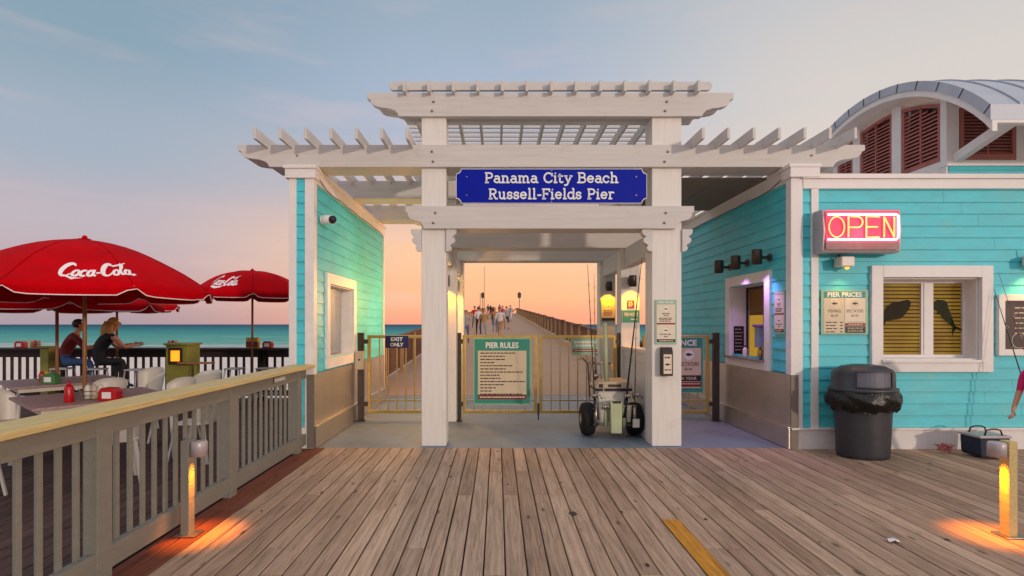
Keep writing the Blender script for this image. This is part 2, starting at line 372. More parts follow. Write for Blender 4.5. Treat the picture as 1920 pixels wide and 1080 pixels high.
class Plane:
    """flat drawing surface: origin, right and up; d = distance proud of the face"""
    def __init__(s, o, r, u=(0, 0, 1)): s.o = Vector(o); s.r = Vector(r).normalized(); s.u = Vector(u).normalized(); s.n = s.r.cross(s.u)
    def p(s, a, b, d=0): return s.o + s.r * a + s.u * b + s.n * d
    def rect(s, mb, a0, a1, b0, b1, d, mi=0, th=.001):
        vs = [s.p(a, b, q) for q in (d - th, d) for (a, b) in ((a0, b0), (a1, b0), (a1, b1), (a0, b1))]
        mb.add(vs, [(4, 5, 6, 7), (0, 3, 2, 1), (0, 1, 5, 4), (1, 2, 6, 5), (2, 3, 7, 6), (3, 0, 4, 7)], mi)
    def poly(s, mb, pts, d, mi=0, th=.001):
        n = len(pts); vs = [s.p(a, b, q) for q in (d - th, d) for (a, b) in pts]
        mb.add(vs, [tuple(range(n, 2 * n)), tuple(reversed(range(n)))] + [(i, (i + 1) % n, (i + 1) % n + n, i + n) for i in range(n)], mi)
    def text(s, mb, t, a, b, w, h, d, mi=0, off=.02):
        vs, fs, tw, th = text_geo(t, off)
        sx = w / max(tw, .01); sy = h / max(th, .01)
        mb.add([s.p(a + v.x * sx, b + v.y * sy, d) for v in vs], fs, mi)
    def words(s, mb, a0, a1, b, h, d, mi=0, seed=0, lo=.02, hi=.07):
        q = random.Random(seed); a = a0
        while a < a1 - lo:
            w = min(q.uniform(lo, hi), a1 - a); s.rect(mb, a, a + w, b - h / 2, b + h / 2, d, mi, .0005); a += w + lo * .45
    def disc(s, mb, a, b, r, d, mi=0, n=20): s.poly(mb, [(a + r * math.cos(2 * math.pi * k / n), b + r * math.sin(2 * math.pi * k / n)) for k in range(n)], d, mi)
    def fish(s, mb, a, b, w, d, mi=0):
        pts = [(-.5, 0), (-.3, .16), (0, .22), (.25, .1), (.36, .05), (.5, .2), (.45, 0), (.5, -.2), (.36, -.05), (.25, -.1), (0, -.2), (-.3, -.14)]
        s.poly(mb, [(a + x * w, b + y * w) for x, y in pts], d, mi)
    def stroke(s, mb, pts, w, d, mi=0, th=.004):
        pts = [Vector((x, y)) for x, y in pts]
        ws = w if isinstance(w, list) else [w] * len(pts)
        for i in range(len(pts) - 1):
            a, b = pts[i], pts[i + 1]; e = b - a
            if e.length < 1e-6: continue
            q = Vector((-e.y, e.x)).normalized()
            s.poly(mb, [tuple(a - q * ws[i] / 2), tuple(b - q * ws[i + 1] / 2), tuple(b + q * ws[i + 1] / 2), tuple(a + q * ws[i] / 2)], d + .00002 * i, mi, th)
            s.disc(mb, b.x, b.y, ws[i + 1] / 2, d + .00002 * i + .00001, mi, 8)
def arc(cx, cy, rx, ry, a0, a1, n=10): return [(cx + rx * math.cos(R(a0 + (a1 - a0) * i / n)), cy + ry * math.sin(R(a0 + (a1 - a0) * i / n))) for i in range(n + 1)]

# ================================================================== SETTING
def boards(name, x0, x1, y0, y1, bw, gap, mats, special=None, z=0, splits=None, amp=.002):
    mb = MB(); mb.c = []; x = x0
    while x < x1 - .01:
        cuts = [y0]
        yy = y0 + rnd.choice([.8, 1.2, 2.0, 2.4, 3.2])
        while yy < y1 - .5: cuts.append(yy); yy += rnd.choice([2.4, 3.2, 3.6])
        cuts.append(y1)
        for a, b in zip(cuts, cuts[1:]):
            mi = 0
            if special: mi = special(x + bw / 2, (a + b) / 2)
            dz = rnd.uniform(-amp, amp); c = (rnd.random(), rnd.random(), rnd.random())
            o = len(mb.v); g = gap * rnd.uniform(.75, 1.4)
            X0, X1, Y0, Y1, e = x + g / 2, x + bw - g / 2, a + .002, b - .002, .005
            zz = z + dz
            mb.add([(X0, Y0, zz - .035), (X1, Y0, zz - .035), (X1, Y1, zz - .035), (X0, Y1, zz - .035),
                    (X0, Y0, zz - e), (X1, Y0, zz - e), (X1, Y1, zz - e), (X0, Y1, zz - e),
                    (X0 + e, Y0, zz), (X1 - e, Y0, zz), (X1 - e, Y1, zz), (X0 + e, Y1, zz)],
                   [(0, 4, 7, 3), (1, 2, 6, 5), (0, 1, 5, 4), (4, 5, 9, 8), (2, 3, 7, 6), (4, 8, 11, 7), (5, 6, 10, 9), (8, 9, 10, 11), (6, 7, 11, 10), (0, 3, 2, 1)], mi)
            mb.c += [c] * (len(mb.v) - o)
        x += bw
    return build(name, mb, mats)
DX0 = -2.523
yb = DX0 + .143 * 27
def spec(x, y):
    if x < DX0 + .25: return 2
    return 0
def deckf():
    # yellow board needs a joint at Y=4.36
    mb = boards('deck_floor', DX0, 9.5, 0.2, 6.9, .143, .010, [DECK, DECKY, DECKR], spec)
    return mb
deck = deckf(); tag(deck, kind='structure')
mb = MB(); x = DX0
while x < 6.5:
    yy = .75
    while yy < 6.8:
        for u in (.032, .111):
            px, py = x + u + rnd.uniform(-.006, .006), yy + rnd.uniform(-.012, .012); rr_ = .0042
            mb.add([(px + rr_ * math.cos(a), py + rr_ * math.sin(a), .0035) for a in (0, 1.05, 2.1, 3.14, 4.19, 5.24)], [(0, 1, 2, 3, 4, 5)])
        yy += .61
    x += .143
tag(build('deck_screws', mb, SDARK), kind='structure')
mb = MB(); q5 = random.Random(3)
for k in range(26):
    px, py, rr_ = (.64, 4.5, .034) if k == 0 else (q5.uniform(-2.2, 5.5), q5.uniform(2.6, 6.7), q5.uniform(.006, .018))
    mb.add([(px + rr_ * q5.uniform(.7, 1.2) * math.cos(a), py + 1.5 * rr_ * q5.uniform(.7, 1.2) * math.sin(a), .0042) for a in [i * .5236 for i in range(12)]], [tuple(range(12))])
tag(build('deck_stains', mb, SDARK), kind='structure')
mb = MB(); mb.box(DX0 - .2, 10, 0, 6.9, -.2, -.05); tag(build('deck_frame', mb, DARKW), kind='structure')
mb = MB(); mb.c = []
mb.box(yb + .003, yb + .140, .3, 4.36, -.001, .0045); mb.c = [(.3, .4, .9)] * 8
tag(build('painted_stripe', mb, DECKY), kind='structure')
tag(boards('patio_floor', -15, -2.62, .2, 11.6, .14, .008, [PATIO]), kind='structure')
mb = MB(); mb.box(-15, -2.62, 0, 11.6, -.2, -.05); tag(build('patio_frame', mb, DARKW), kind='structure')
mb = MB(); mb.box(-2.9, 3.95, 6.902, 12.0, -.3, -.003)
tag(build('concrete_floor', mb, CONC), kind='structure')
# pier walkway, ramped up to a crest
mb = MB()
PX0, PX1 = -3.1, 3.8
def pz(y): return 0 if y < 12 else min(.04 * (y - 12), 3.68)
ys = [12.0] + list(range(16, 104, 4)) + [104, 260]
for a, b in zip(ys, ys[1:]):
    mb.add([(PX0, a + .01, pz(a)), (PX1, a + .01, pz(a)), (PX1, b, pz(b)), (PX0, b, pz(b)), (PX0, a + .01, pz(a) - .4), (PX1, a + .01, pz(a) - .4), (PX1, b, pz(b) - .4), (PX0, b, pz(b) - .4)],
           [(0, 1, 2, 3), (4, 7, 6, 5), (0, 4, 5, 1), (1, 5, 6, 2), (3, 2, 6, 7), (0, 3, 7, 4)])
for y in range(20, 250, 12):
    for x in (PX0 + .8, PX1 - .8): mb.tube([(x, y, -8), (x, y, pz(y) - .3)], .35, 10)
tag(build('pier_walkway', mb, PIERC), kind='structure')
# beach and sea
mb = MB()
n = 40
vs = []; fs = []
for j in range(n + 1):
    for i in range(n + 1):
        x = -400 + 800 * i / n; y = -60 + 170 * j / n
        vs.append((x, y, -2.4 - max(0, (y - 70)) * .03 + .15 * math.sin(x * .13 + y * .05)))
for j in range(n):
    for i in range(n): a = j * (n + 1) + i; fs.append((a, a + 1, a + n + 2, a + n + 1))
mb.add(vs, fs, 0, True); tag(build('beach', mb, SAND), kind='structure')
def sea_mat():
    m = bpy.data.materials.new('sea_water'); m.use_nodes = True; t = m.node_tree; p = t.nodes['Principled BSDF']; nn = t.nodes.new; ln = t.links.new
    g = nn('ShaderNodeNewGeometry'); sp = nn('ShaderNodeSeparateXYZ'); ln(g.outputs['Position'], sp.inputs[0])
    no = nn('ShaderNodeTexNoise'); mp_ = nn('ShaderNodeMapping'); mp_.inputs['Scale'].default_value = (.016, .09, 1); ln(g.outputs['Position'], mp_.inputs[0]); ln(mp_.outputs[0], no.inputs[0]); no.inputs['Scale'].default_value = 1; no.inputs['Detail'].default_value = 6
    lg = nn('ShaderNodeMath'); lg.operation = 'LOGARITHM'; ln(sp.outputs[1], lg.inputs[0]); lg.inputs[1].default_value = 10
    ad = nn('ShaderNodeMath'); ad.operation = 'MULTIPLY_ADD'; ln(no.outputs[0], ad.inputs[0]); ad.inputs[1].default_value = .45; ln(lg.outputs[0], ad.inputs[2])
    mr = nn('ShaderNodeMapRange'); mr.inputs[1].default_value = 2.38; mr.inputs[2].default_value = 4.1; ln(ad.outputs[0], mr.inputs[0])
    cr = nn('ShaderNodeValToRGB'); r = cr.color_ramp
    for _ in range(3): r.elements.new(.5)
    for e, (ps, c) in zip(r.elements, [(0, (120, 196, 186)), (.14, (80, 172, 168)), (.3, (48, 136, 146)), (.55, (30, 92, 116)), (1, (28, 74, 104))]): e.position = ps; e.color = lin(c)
    ln(mr.outputs[0], cr.inputs[0])
    # foam lines near the shore
    n2 = nn('ShaderNodeTexNoise'); m2 = nn('ShaderNodeMapping'); m2.inputs['Scale'].default_value = (.02, .22, 1); ln(g.outputs['Position'], m2.inputs[0]); ln(m2.outputs[0], n2.inputs[0]); n2.inputs['Scale'].default_value = 1; n2.inputs['Detail'].default_value = 7; n2.inputs['Roughness'].default_value = .65
    near = nn('ShaderNodeMapRange'); near.inputs[1].default_value = 92; near.inputs[2].default_value = 175; near.inputs[3].default_value = .24; near.inputs[4].default_value = -.14; ln(sp.outputs[1], near.inputs[0])
    s1 = nn('ShaderNodeMath'); s1.operation = 'ADD'; ln(n2.outputs[0], s1.inputs[0]); ln(near.outputs[0], s1.inputs[1])
    f = nn('ShaderNodeMapRange'); f.inputs[1].default_value = .58; f.inputs[2].default_value = .66; ln(s1.outputs[0], f.inputs[0])
    mx = nn('ShaderNodeMix'); mx.data_type = 'RGBA'; ln(f.outputs[0], mx.inputs[0]); ln(cr.outputs[0], mx.inputs[6]); mx.inputs[7].default_value = lin((214, 222, 222))
    ln(mx.outputs[2], p.inputs['Base Color']); p.inputs['Roughness'].default_value = .75; p.inputs['Specular IOR Level'].default_value = .12
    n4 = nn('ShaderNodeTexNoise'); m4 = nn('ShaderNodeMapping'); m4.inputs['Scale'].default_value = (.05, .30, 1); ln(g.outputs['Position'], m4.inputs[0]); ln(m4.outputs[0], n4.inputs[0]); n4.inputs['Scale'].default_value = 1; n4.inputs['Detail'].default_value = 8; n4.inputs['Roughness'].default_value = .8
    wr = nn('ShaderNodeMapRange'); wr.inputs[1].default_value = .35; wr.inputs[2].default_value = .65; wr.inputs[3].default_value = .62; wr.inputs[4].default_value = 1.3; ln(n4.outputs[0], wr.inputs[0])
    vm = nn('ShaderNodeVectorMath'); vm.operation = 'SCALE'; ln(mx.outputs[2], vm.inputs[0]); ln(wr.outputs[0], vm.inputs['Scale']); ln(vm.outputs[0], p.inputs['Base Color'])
    b = nn('ShaderNodeBump'); b.inputs['Strength'].default_value = .9; b.inputs['Distance'].default_value = 2; ln(n4.outputs[0], b.inputs['Height']); ln(b.outputs[0], p.inputs['Normal'])
    return m
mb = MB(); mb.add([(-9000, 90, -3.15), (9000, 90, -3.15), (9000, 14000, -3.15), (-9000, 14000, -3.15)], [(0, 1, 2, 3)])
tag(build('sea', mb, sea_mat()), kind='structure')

# ================================================================== LEFT RAILING
def railing():
    t = thing('deck_railing', 'grey painted wooden railing with flat yellowish cap board along the left of the deck', 'railing', (-2.5, 4.5, 0))
    mb = MB(); mb.box(-2.62, -2.345, -.2, 4.37, 1.045, 1.083); mb.box(-2.622, -2.343, 4.374, 6.86, 1.045, 1.083); build('cap_board', mb, CAPW, t, bevel=.004)
    mb = MB(); mb.box(-2.50, -2.462, -.2, 6.86, .905, 1.043); build('top_rail', mb, GREYP, t, bevel=.003)
    mb = MB(); mb.box(-2.50, -2.462, -.2, 6.86, .05, .19); mb.box(-2.54, -2.5, -.2, 6.86, .14, .18); build('bottom_rail', mb, GREYP, t, bevel=.003)
    for y in (0.0, 1.64, 3.27, 4.90, 6.56):
        mb = MB(); mb.box(-2.545, -2.455, y, y + .13, 0, 1.043); build('post', mb, GREYP, t, bevel=.004)
    mb = MB(); mb.box(-2.56, -2.458, 6.70, 6.855, 0, 1.04); 
    for y0 in (0.0, 1.64, 3.27, 4.90):
        for k in range(11):
            y = y0 + .13 + (k + .75) * 1.5 / 11.6
            mb = MB(); mb.box(-2.524, -2.503, y, y + .036, .1, 1.0); build('baluster', mb, GREYP, t, bevel=.002)
railing()
def rail_plate(name, y, label):
    t = thing(name, label, 'sign', (-2.46, y, .975))
    mb = MB(); mb.box(-2.4615, -2.455, y - .17, y + .17, .945, 1.015, 0); pl = build('plate', mb, [BLACK], t, bevel=.001)
    P = Plane((-2.4545, y, .98), (0, -1, 0)); P = Plane((-2.454, y, .98), (0, 1, 0)); mb = MB()
    P.rect(mb, -.16, .16, -.028, -.024, .002); P.rect(mb, -.16, .16, .024, .028, .002); P.rect(mb, -.16, -.155, -.024, .024, .002); P.rect(mb, .155, .16, -.024, .024, .002)
    P.words(mb, -.14, .14, 0, .034, .002, 0, int(y * 9), .02, .04); build('lettering', mb, LETW, t)
rail_plate('rail_plate', 6.02, 'small black sign plate with white edge on the railing top rail near the teal pillar')
rail_plate('rail_plate', 2.42, 'small black sign plate on the railing cut off by the left edge of the photo')

# ================================================================== PERGOLA
CX = .69
perg = thing('entrance_pergola', 'white two tier timber pergola gate with scrolled beam ends over the pier entrance', 'pergola', (CX, 7, 0))
ROWS = (7.0, 8.75, 10.55)
PXL = (CX - 1.36 - .31, CX - 1.36); PXR = (CX + 1.33, CX + 1.33 + .37)
for i, y in enumerate(ROWS):
    for (a, b) in (PXL, PXR):
        w = .335 if a < CX else (.40 if i == 0 else .32); a2, b2 = (b - w, b) if a < CX else (a, a + w)
        mb = MB(); mb.box(a2 + .006, b2 - .006, y, y + .32, 0, 3.66 if i != 0 else 4.32)
        if i == 0:
            pass
        build('post', mb, WHITEZ, perg, bevel=.008)
def scroll_beam(name, x0, x1, y0, y1, z0, z1, d, mi=WHITEX):
    """d = how far the ogee end cuts in"""
    h = z1 - z0
    e = [(0, z1), (0, z1 - .26 * h), (.10 * d, z1 - .30 * h)]
    e += [(.10 * d + .32 * d * (1 - math.cos(R(a))), z1 - .30 * h - .32 * h * math.sin(R(a))) for a in (20, 45, 70, 90)]
    e += [(.46 * d + .50 * d * math.sin(R(a)), z1 - .64 * h - .30 * h * (1 - math.cos(R(a)))) for a in (0, 25, 50, 75, 90)]
    e += [(1.0 * d, z0)]
    poly = [(x0 + p, q) for p, q in e] + [(x1 - p, q) for p, q in reversed(e)]
    mb = MB(); mb.prism(poly, 'y', y0, y1); return build(name, mb, mi, perg, bevel=.005)
for i, y in enumerate(ROWS):
    scroll_beam('beam', CX - 4.08 if i == 0 else -2.6, CX + 4.10 if i == 0 else 3.9, y - .05, y + .37, 3.65, 3.94, .42 if i == 0 else .01)
    scroll_beam('header', CX - 1.89, CX + 1.87, y - .06, y + .30, 2.845, 3.14, .24)
for y in (ROWS[0], ROWS[2]):
    scroll_beam('upper_beam', CX - 2.39, CX + 2.39, y - .05, y + .05, 4.31, 4.62, .42)
    scroll_beam('upper_beam', CX - 2.33, CX + 2.33, y + .17, y + .27, 4.31, 4.62, .42)
    if y > 8:
        for (a, b) in (PXL, PXR): mb = MB(); mb.box(a + .02, b - .02, y + .055, y + .165, 3.95, 4.5); build('post', mb, WHITE, perg, bevel=.006)
for y in (8.75, 10.55):
    pass
# rafters, lower tier
def rafter(x, y0, y1, z0, h=.14, w=.036, name='rafter'):
    mb = MB(); mb.prism([(y0, z0), (y0, z0 + h), (y1, z0 + h), (y1, z0), (y0 + .02, z0)], 'x', x - w / 2, x + w / 2); build(name, mb, WHITE, perg, bevel=.003)
for i in range(7):
    rafter(CX - 3.69 + .3135 * i, 6.58, 11.2, 3.89); rafter(CX + 3.73 - .3135 * i, 6.58, 11.2, 3.89)
for k in range(13): rafter(CX + (k - 6) * .3147, 6.82, 11.1, 4.585, name='upper_rafter')
mb = MB()
rp = [(CX - 2.02, 4.65)] + [(CX - 2.05 - .055 * math.sin(R(a)) , 4.705 - .055 * math.cos(R(a))) for a in range(0, 181, 20)] + [(CX + 2.05 + .055 * math.sin(R(a)), 4.705 + .055 * math.cos(R(a))) for a in range(0, 181, 20)]
mb.prism(rp[1:], 'y', 6.945, 7.0); build('purlin', mb, WHITE, perg, bevel=.003)
for k in range(19):
    y = 7.3 + .2 * k; mb = MB(); mb.box(CX - 2.1, CX + 2.1, y, y + .036, 4.726, 4.762); build('slat', mb, WHITE, perg)
# side beams between posts
for x0, x1 in ((PXL[1] - .22, PXL[1] - .06), (PXR[0] + .06, PXR[0] + .22)):
    mb = MB(); mb.box(x0, x1, 7.25, 11.05, 2.54, 2.843); build('side_beam', mb, WHITE, perg, bevel=.004)
for x0, x1 in ((PXL[0] + .02, PXL[0] + .1), (PXR[1] - .12, PXR[1] - .04)):
    mb = MB(); mb.box(x0, x1, 7.25, 10.9, 2.6, 2.843); build('side_beam', mb, WHITE, perg, bevel=.004)
# corbels beside the front posts
def corbel(xa, sgn, y0, y1):
    pr = [(0, 2.843), (.135, 2.843), (.135, 2.80), (.12, 2.775)] + [(.045 + .075 * math.cos(R(a)), 2.70 + .055 * math.sin(R(a))) for a in (60, 30, 0, -30, -60)] + [(.055, 2.635), (.075, 2.60), (.06, 2.565), (.02, 2.55), (0, 2.55)]
    mb = MB(); mb.prism([(xa + sgn * p, q) for p, q in pr], 'y', y0, y1); build('bracket', mb, WHITE, perg, bevel=.003)
for (a, b) in ((PXL[1] - .335, PXL[1]), (PXR[0], PXR[0] + .40)):
    for sgn, x in ((-1, a + .005), (1, b - .005)):
        corbel(x, sgn, 6.97, 7.09)
for xc in (CX - 1.52, CX + 1.5):
    for z, q in ((4.50, -.05), (4.38, -.05), (3.85, -.05), (3.72, -.05), (3.05, -.06), (2.92, -.06)):
        mb = MB(); mb.lathe([(.0, 0), (.016, .002), (.018, .012), (.018, .016)], (xc + rnd.uniform(-.03, .03), 7 + q - .014, z), 8, axis='y'); build('bolt', mb, STEEL, perg)
for x in (CX - 3.3, CX + 3.4):
    mb = MB(); mb.lathe([(.0, 0), (.014, .002), (.016, .012), (.016, .016)], (x, 6.936, 3.8), 8, axis='y'); build('bolt', mb, STEEL, perg)

# low white partition wall between the right posts
pw = thing('beadboard_partition', 'low white beadboard partition between the right pergola posts beside the fishing cart', 'wall', (2.15, 8, 0))
mb = MB()
y = 7.33
while y < 8.74: mb.box(2.08, 2.12, y, y + .052, .06, 1.1); y += .056
mb.box(2.10, 2.18, 7.325, 8.745, .02, 1.12); build('beadboard', mb, WHITE2, pw, bevel=.002)
mb = MB(); mb.box(2.04, 2.24, 7.325, 8.745, 1.19, 1.24); mb.box(2.065, 2.2, 7.325, 8.745, 1.06, 1.19); build('cap_rail', mb, WHITE2, pw, bevel=.003)
mb = MB(); mb.box(2.06, 2.2, 7.325, 8.745, .0, .10); build('base_rail', mb, WHITE2, pw, bevel=.003)

# soffit above the right bay
mb = MB(); mb.box(2.45, 3.72, 7.38, 9.4, 3.60, 3.63); mb.box(3.05, 3.07, 7.38, 9.4, 3.596, 3.60)
build('ceiling_panel', mb, PLY, perg)

# ================================================================== SIDING
EX = .152
def siding(mb, axis, plane, sgn, u0, u1, z0, z1, holes=(), th=.02):
    """axis 'x': courses run along x on a wall facing y (sgn -1 faces -y); axis 'y': run along y, facing sgn*x"""
    z = z0
    while z < z1 - .005:
        zt = min(z + EX, z1); zm = (z + zt) / 2; segs = [(u0, u1)]
        for (a, b, c, d) in holes:
            if c < zm < d:
                ns = []
                for (p, q) in segs:
                    if b <= p or a >= q: ns.append((p, q)); continue
                    if a > p: ns.append((p, a))
                    if b < q: ns.append((b, q))
                segs = ns
        sg2 = []
        for (p, q) in segs:
            while q - p > 4.2: jn = p + rnd.uniform(1.4, 3.6); sg2.append((p, jn - .0015)); p = jn + .0015
            sg2.append((p, q))
        dz_ = rnd.uniform(-.0015, .0015)
        for (p, q) in sg2:
            pr = [(plane, z + .0), (plane + sgn * th, z + dz_), (plane + sgn * (th), z + .004), (plane + sgn * .005, zt + .008), (plane, zt + .008)]
            if axis == 'x': mb.prism(pr, 'x', p, q)
            else: mb.prism([(a_, b_) for a_, b_ in pr], 'y', p, q) if False else mb.add(*_pry(pr, p, q))
        z += EX
def _pry(pr, p, q):
    n = len(pr); vs = [(a, t, b) for t in (p, q) for a, b in pr]
    return vs, [tuple(range(n)), tuple(range(2 * n - 1, n - 1, -1))] + [(i, i + n, (i + 1) % n + n, (i + 1) % n) for i in range(n)]

# ---- left wall
LX = -2.37; LF = 6.88; LB = 11.2
lw = thing('siding_wall', 'free standing teal clapboard wall with white trim at the left of the entrance', 'wall', (-2.53, 9, 0))
WY0, WY1, WZ0, WZ1 = 7.50, 8.74, 1.12, 2.17
mb = MB()
mb.box(-2.66, LX - .03, LF + .02, WY0, 0, 3.6); mb.box(-2.66, LX - .03, WY1, LB - .02, 0, 3.6)
mb.box(-2.66, LX - .03, WY0, WY1, 0, WZ0); mb.box(-2.66, LX - .03, WY0, WY1, WZ1, 3.6); mb.box(-2.66, -2.62, WY0, WY1, WZ0, WZ1)
build('wall_core', mb, TEAL, lw)
mb = MB(); siding(mb, 'y', LX - .03, 1, LF + .12, LB - .02, .97, 3.47, [(WY0 - .05, WY1 + .05, WZ0 - .04, WZ1 + .04)])
siding(mb, 'x', LF + .02, -1, -2.60, -2.46, .28, 3.47)
build('siding', mb, TEAL, lw)
mb = MB()
mb.box(-2.69, -2.595, LF - .008, LF + .10, .27, 3.48); mb.box(-2.485, LX + .002, LF - .01, LF + .115, .27, 3.48)  # corner boards
mb.box(LX - .028, LX, LB - .1, LB, .0, 3.48); mb.box(-2.69, LX - .002, LB - .02, LB + .005, 0, 3.62)
mb.box(-2.69, LX + .004, LF - .012, LF + .11, 0, .268)
mb.box(LX - .03, LX + .006, LF + .12, LB, 3.44, 3.62)
build('trim', mb, WHITE2, lw, bevel=.003)
mb = MB(); mb.box(-2.73, LX + .03, LF - .04, LF + .16, 3.48, 3.60); mb.box(-2.75, LX + .045, LF - .06, LF + .18, 3.60, 3.645); mb.box(-2.70, LX + .03, LF + .18, LB + .03, 3.60, 3.645)
build('wall_cap', mb, WHITE2, lw, bevel=.004)
# recessed service window
wf = MB()
wf.box(LX - .03, LX + .022, WY0 - .13, WY0, WZ0 - .14, WZ1 + .15); wf.box(LX - .03, LX + .022, WY1, WY1 + .13, WZ0 - .14, WZ1 + .15)
wf.box(LX - .03, LX + .024, WY0, WY1, WZ1, WZ1 + .15); wf.box(LX - .03, LX + .024, WY0, WY1, WZ0 - .14, WZ0)
wf.box(LX - .22, LX - .031, WY1 - .012, WY1 - .001, WZ0, WZ1); wf.box(LX - .22, LX - .031, WY0, WY1, WZ0, WZ0 + .012); wf.box(LX - .22, LX - .031, WY0, WY1, WZ1 - .012, WZ1 - .001)
wfo = build('window_frame', wf, WHITE2, lw, bevel=.003)
mb = MB(); mb.box(LX - .20, LX - .19, WY0 + .02, WY1 - .02, WZ0 + .02, WZ1 - .02)
for k in range(7): mb.box(LX - .19, LX - .184, WY0 + .02, WY1 - .02, WZ0 + .03 + k * .148, WZ0 + .03 + k * .148 + .008)
build('shutter', mb, PANELG, wfo)
def plates(parent, x, sgn, y0, y1, zt, front):
    mb = MB(); a, b = sorted((x, x + sgn * .006)); mb.box(a, b, y0, y1, .28, zt); a, b = sorted((x, x + sgn * .03)); mb.box(a, b, y0 + .003, y1, .006, .27); mb.box(min(x, x + sgn * .04), max(x, x + sgn * .04), y0 + .003, y1, .27, .285)
    build('tread_plate', mb, PLATE, parent)
    fx0, fx1, fy = front; mb = MB(); mb.box(fx0, fx1, fy - .006, fy, .006, zt - .003); build('corner_strip', mb, STRIP, parent)
plates(lw, LX + .006, 1, LF - .012, LB - .1, .955, (LX - .085, LX + .012, LF - .014))

# ---- right building
BX = 3.757; BF = 6.83
bd = thing('pier_building', 'teal clapboard ticket building with white trim and arched metal roof on the right', 'building', (6, 7, 0))
TY0, TY1, TZ0, TZ1 = 7.48, 8.60, 1.10, 2.20      # ticket window opening
FX0, FX1, FZ0, FZ1 = 4.92, 6.18, 1.14, 2.20      # facade window opening
mb = MB()
RB = 11.2; RX = 9.6
mb.box(BX + .03, BX + .25, BF + .03, TY0, 0, 3.5); mb.box(BX + .03, BX + .25, TY1, RB, 0, 3.5); mb.box(BX + .03, BX + .25, TY0, TY1, 0, TZ0); mb.box(BX + .03, BX + .25, TY0, TY1, TZ1, 3.5)
mb.box(BX + .25, FX0, BF + .03, BF + .25, 0, 3.4); mb.box(FX1, RX, BF + .03, BF + .25, 0, 3.4); mb.box(FX0, FX1, BF + .03, BF + .25, 0, FZ0); mb.box(FX0, FX1, BF + .03, BF + .25, FZ1, 3.4)
mb.box(BX + .25, RX, RB - .2, RB, 0, 3.36)
build('wall_core', mb, TEAL, bd)
mb = MB(); mb.box(BX + .25, RX, BF + .25, RB, 3.362, 3.402); build('flat_roof', mb, WHITE2, bd)
mb = MB()
siding(mb, 'x', BF + .03, -1, BX + .14, RX, .28, 3.34, [(FX0 - .06, FX1 + .06, FZ0 - .05, FZ1 + .05)])
siding(mb, 'y', BX + .03, -1, BF + .12, RB, .97, 3.47, [(TY0 - .05, TY1 + .05, TZ0 - .04, TZ1 + .04)])
build('siding', mb, TEAL, bd)
mb = MB()
mb.box(BX - .002, BX + .15, BF - .004, BF + .12, .27, 3.48)
mb.box(BX + .26, BX + .355, BF - .002, BF + .03, .27, 3.34)
mb.box(BX - .004, RX, BF - .015, BF + .12, 0, .25); mb.box(BX - .006, RX, BF - .035, BF + .12, .25, .275)
mb.box(BX + .15, RX, BF - .012, BF + .2, 3.335, 3.46); mb.box(BX + .13, RX, BF - .04, BF + .24, 3.46, 3.52)
mb.box(BX - .006, BX + .03, BF + .12, RB, 3.44, 3.62)
build('trim', mb, WHITE2, bd, bevel=.004)
mb = MB(); mb.box(BX - .034, BX + .344, BF - .052, BF + .18, 3.475, 3.60); mb.box(BX - .05, BX + .36, BF - .06, BF + .22, 3.60, 3.645); mb.box(BX - .03, BX + .3, BF + .22, RB, 3.60, 3.645)
build('wall_cap', mb, WHITE2, bd, bevel=.004)
plates(bd, BX - .008, -1, BF - .016, RB - .1, .955, (BX - .012, BX + .085, BF - .018))
# facade window
mb = MB()
e = .13
mb.box(FX0 - .145, FX0, BF - .03, BF + .03, FZ0 - .15, FZ1 + .15); mb.box(FX1, FX1 + .145, BF - .03, BF + .03, FZ0 - .15, FZ1 + .15)
mb.box(FX0, FX1, BF - .032, BF + .03, FZ1, FZ1 + .15); mb.box(FX0, FX1, BF - .032, BF + .03, FZ0 - .15, FZ0 - .0)
mb.box(FX0 - .02, FX1 + .02, BF - .05, BF - .033, FZ0 - .03, FZ0 + .006)
wy = BF + .20
mb.box(FX0, FX0 + .02, BF + .031, wy + .04, FZ0, FZ1); mb.box(FX1 - .02, FX1, BF + .031, wy + .04, FZ0, FZ1); mb.box(FX0 + .02, FX1 - .02, BF + .031, wy + .04, FZ1 - .02, FZ1); mb.box(FX0 + .02, FX1 - .02, BF + .031, wy + .04, FZ0, FZ0 + .02)
fwin = build('window_frame', mb, WHITE2, bd, bevel=.004)
mb = MB()
xm = 5.66
for a, b in ((FX0 + .02, xm - .045), (xm + .045, FX1 - .02)):
    mb.box(a, a + .04, wy, wy + .03, FZ0 + .06, FZ1 - .06); mb.box(b - .03, b, wy, wy + .03, FZ0 + .06, FZ1 - .06)
mb.box(xm - .045, xm + .045, wy - .01, wy + .035, FZ0 + .06, FZ1 - .06)
mb.box(FX0 + .02, FX1 - .02, wy - .005, wy + .033, FZ0 + .02, FZ0 + .06); mb.box(FX0 + .02, FX1 - .02, wy - .005, wy + .033, FZ1 - .06, FZ1 - .02)
build('sash', mb, WHITE2, fwin, bevel=.002)
mb = MB(); z = FZ0 + .06
while z < FZ1 - .07:
    mb.add([(FX0 + .03, wy + .025, z), (FX1 - .03, wy + .025, z), (FX1 - .03, wy + .055, z + .036), (FX0 + .03, wy + .055, z + .036), (FX0 + .03, wy + .027, z), (FX1 - .03, wy + .027, z), (FX1 - .03, wy + .057, z + .036), (FX0 + .03, wy + .057, z + .036)], [(0, 1, 2, 3), (4, 7, 6, 5)]); z += .05
build('window_blinds', mb, BLIND, fwin)
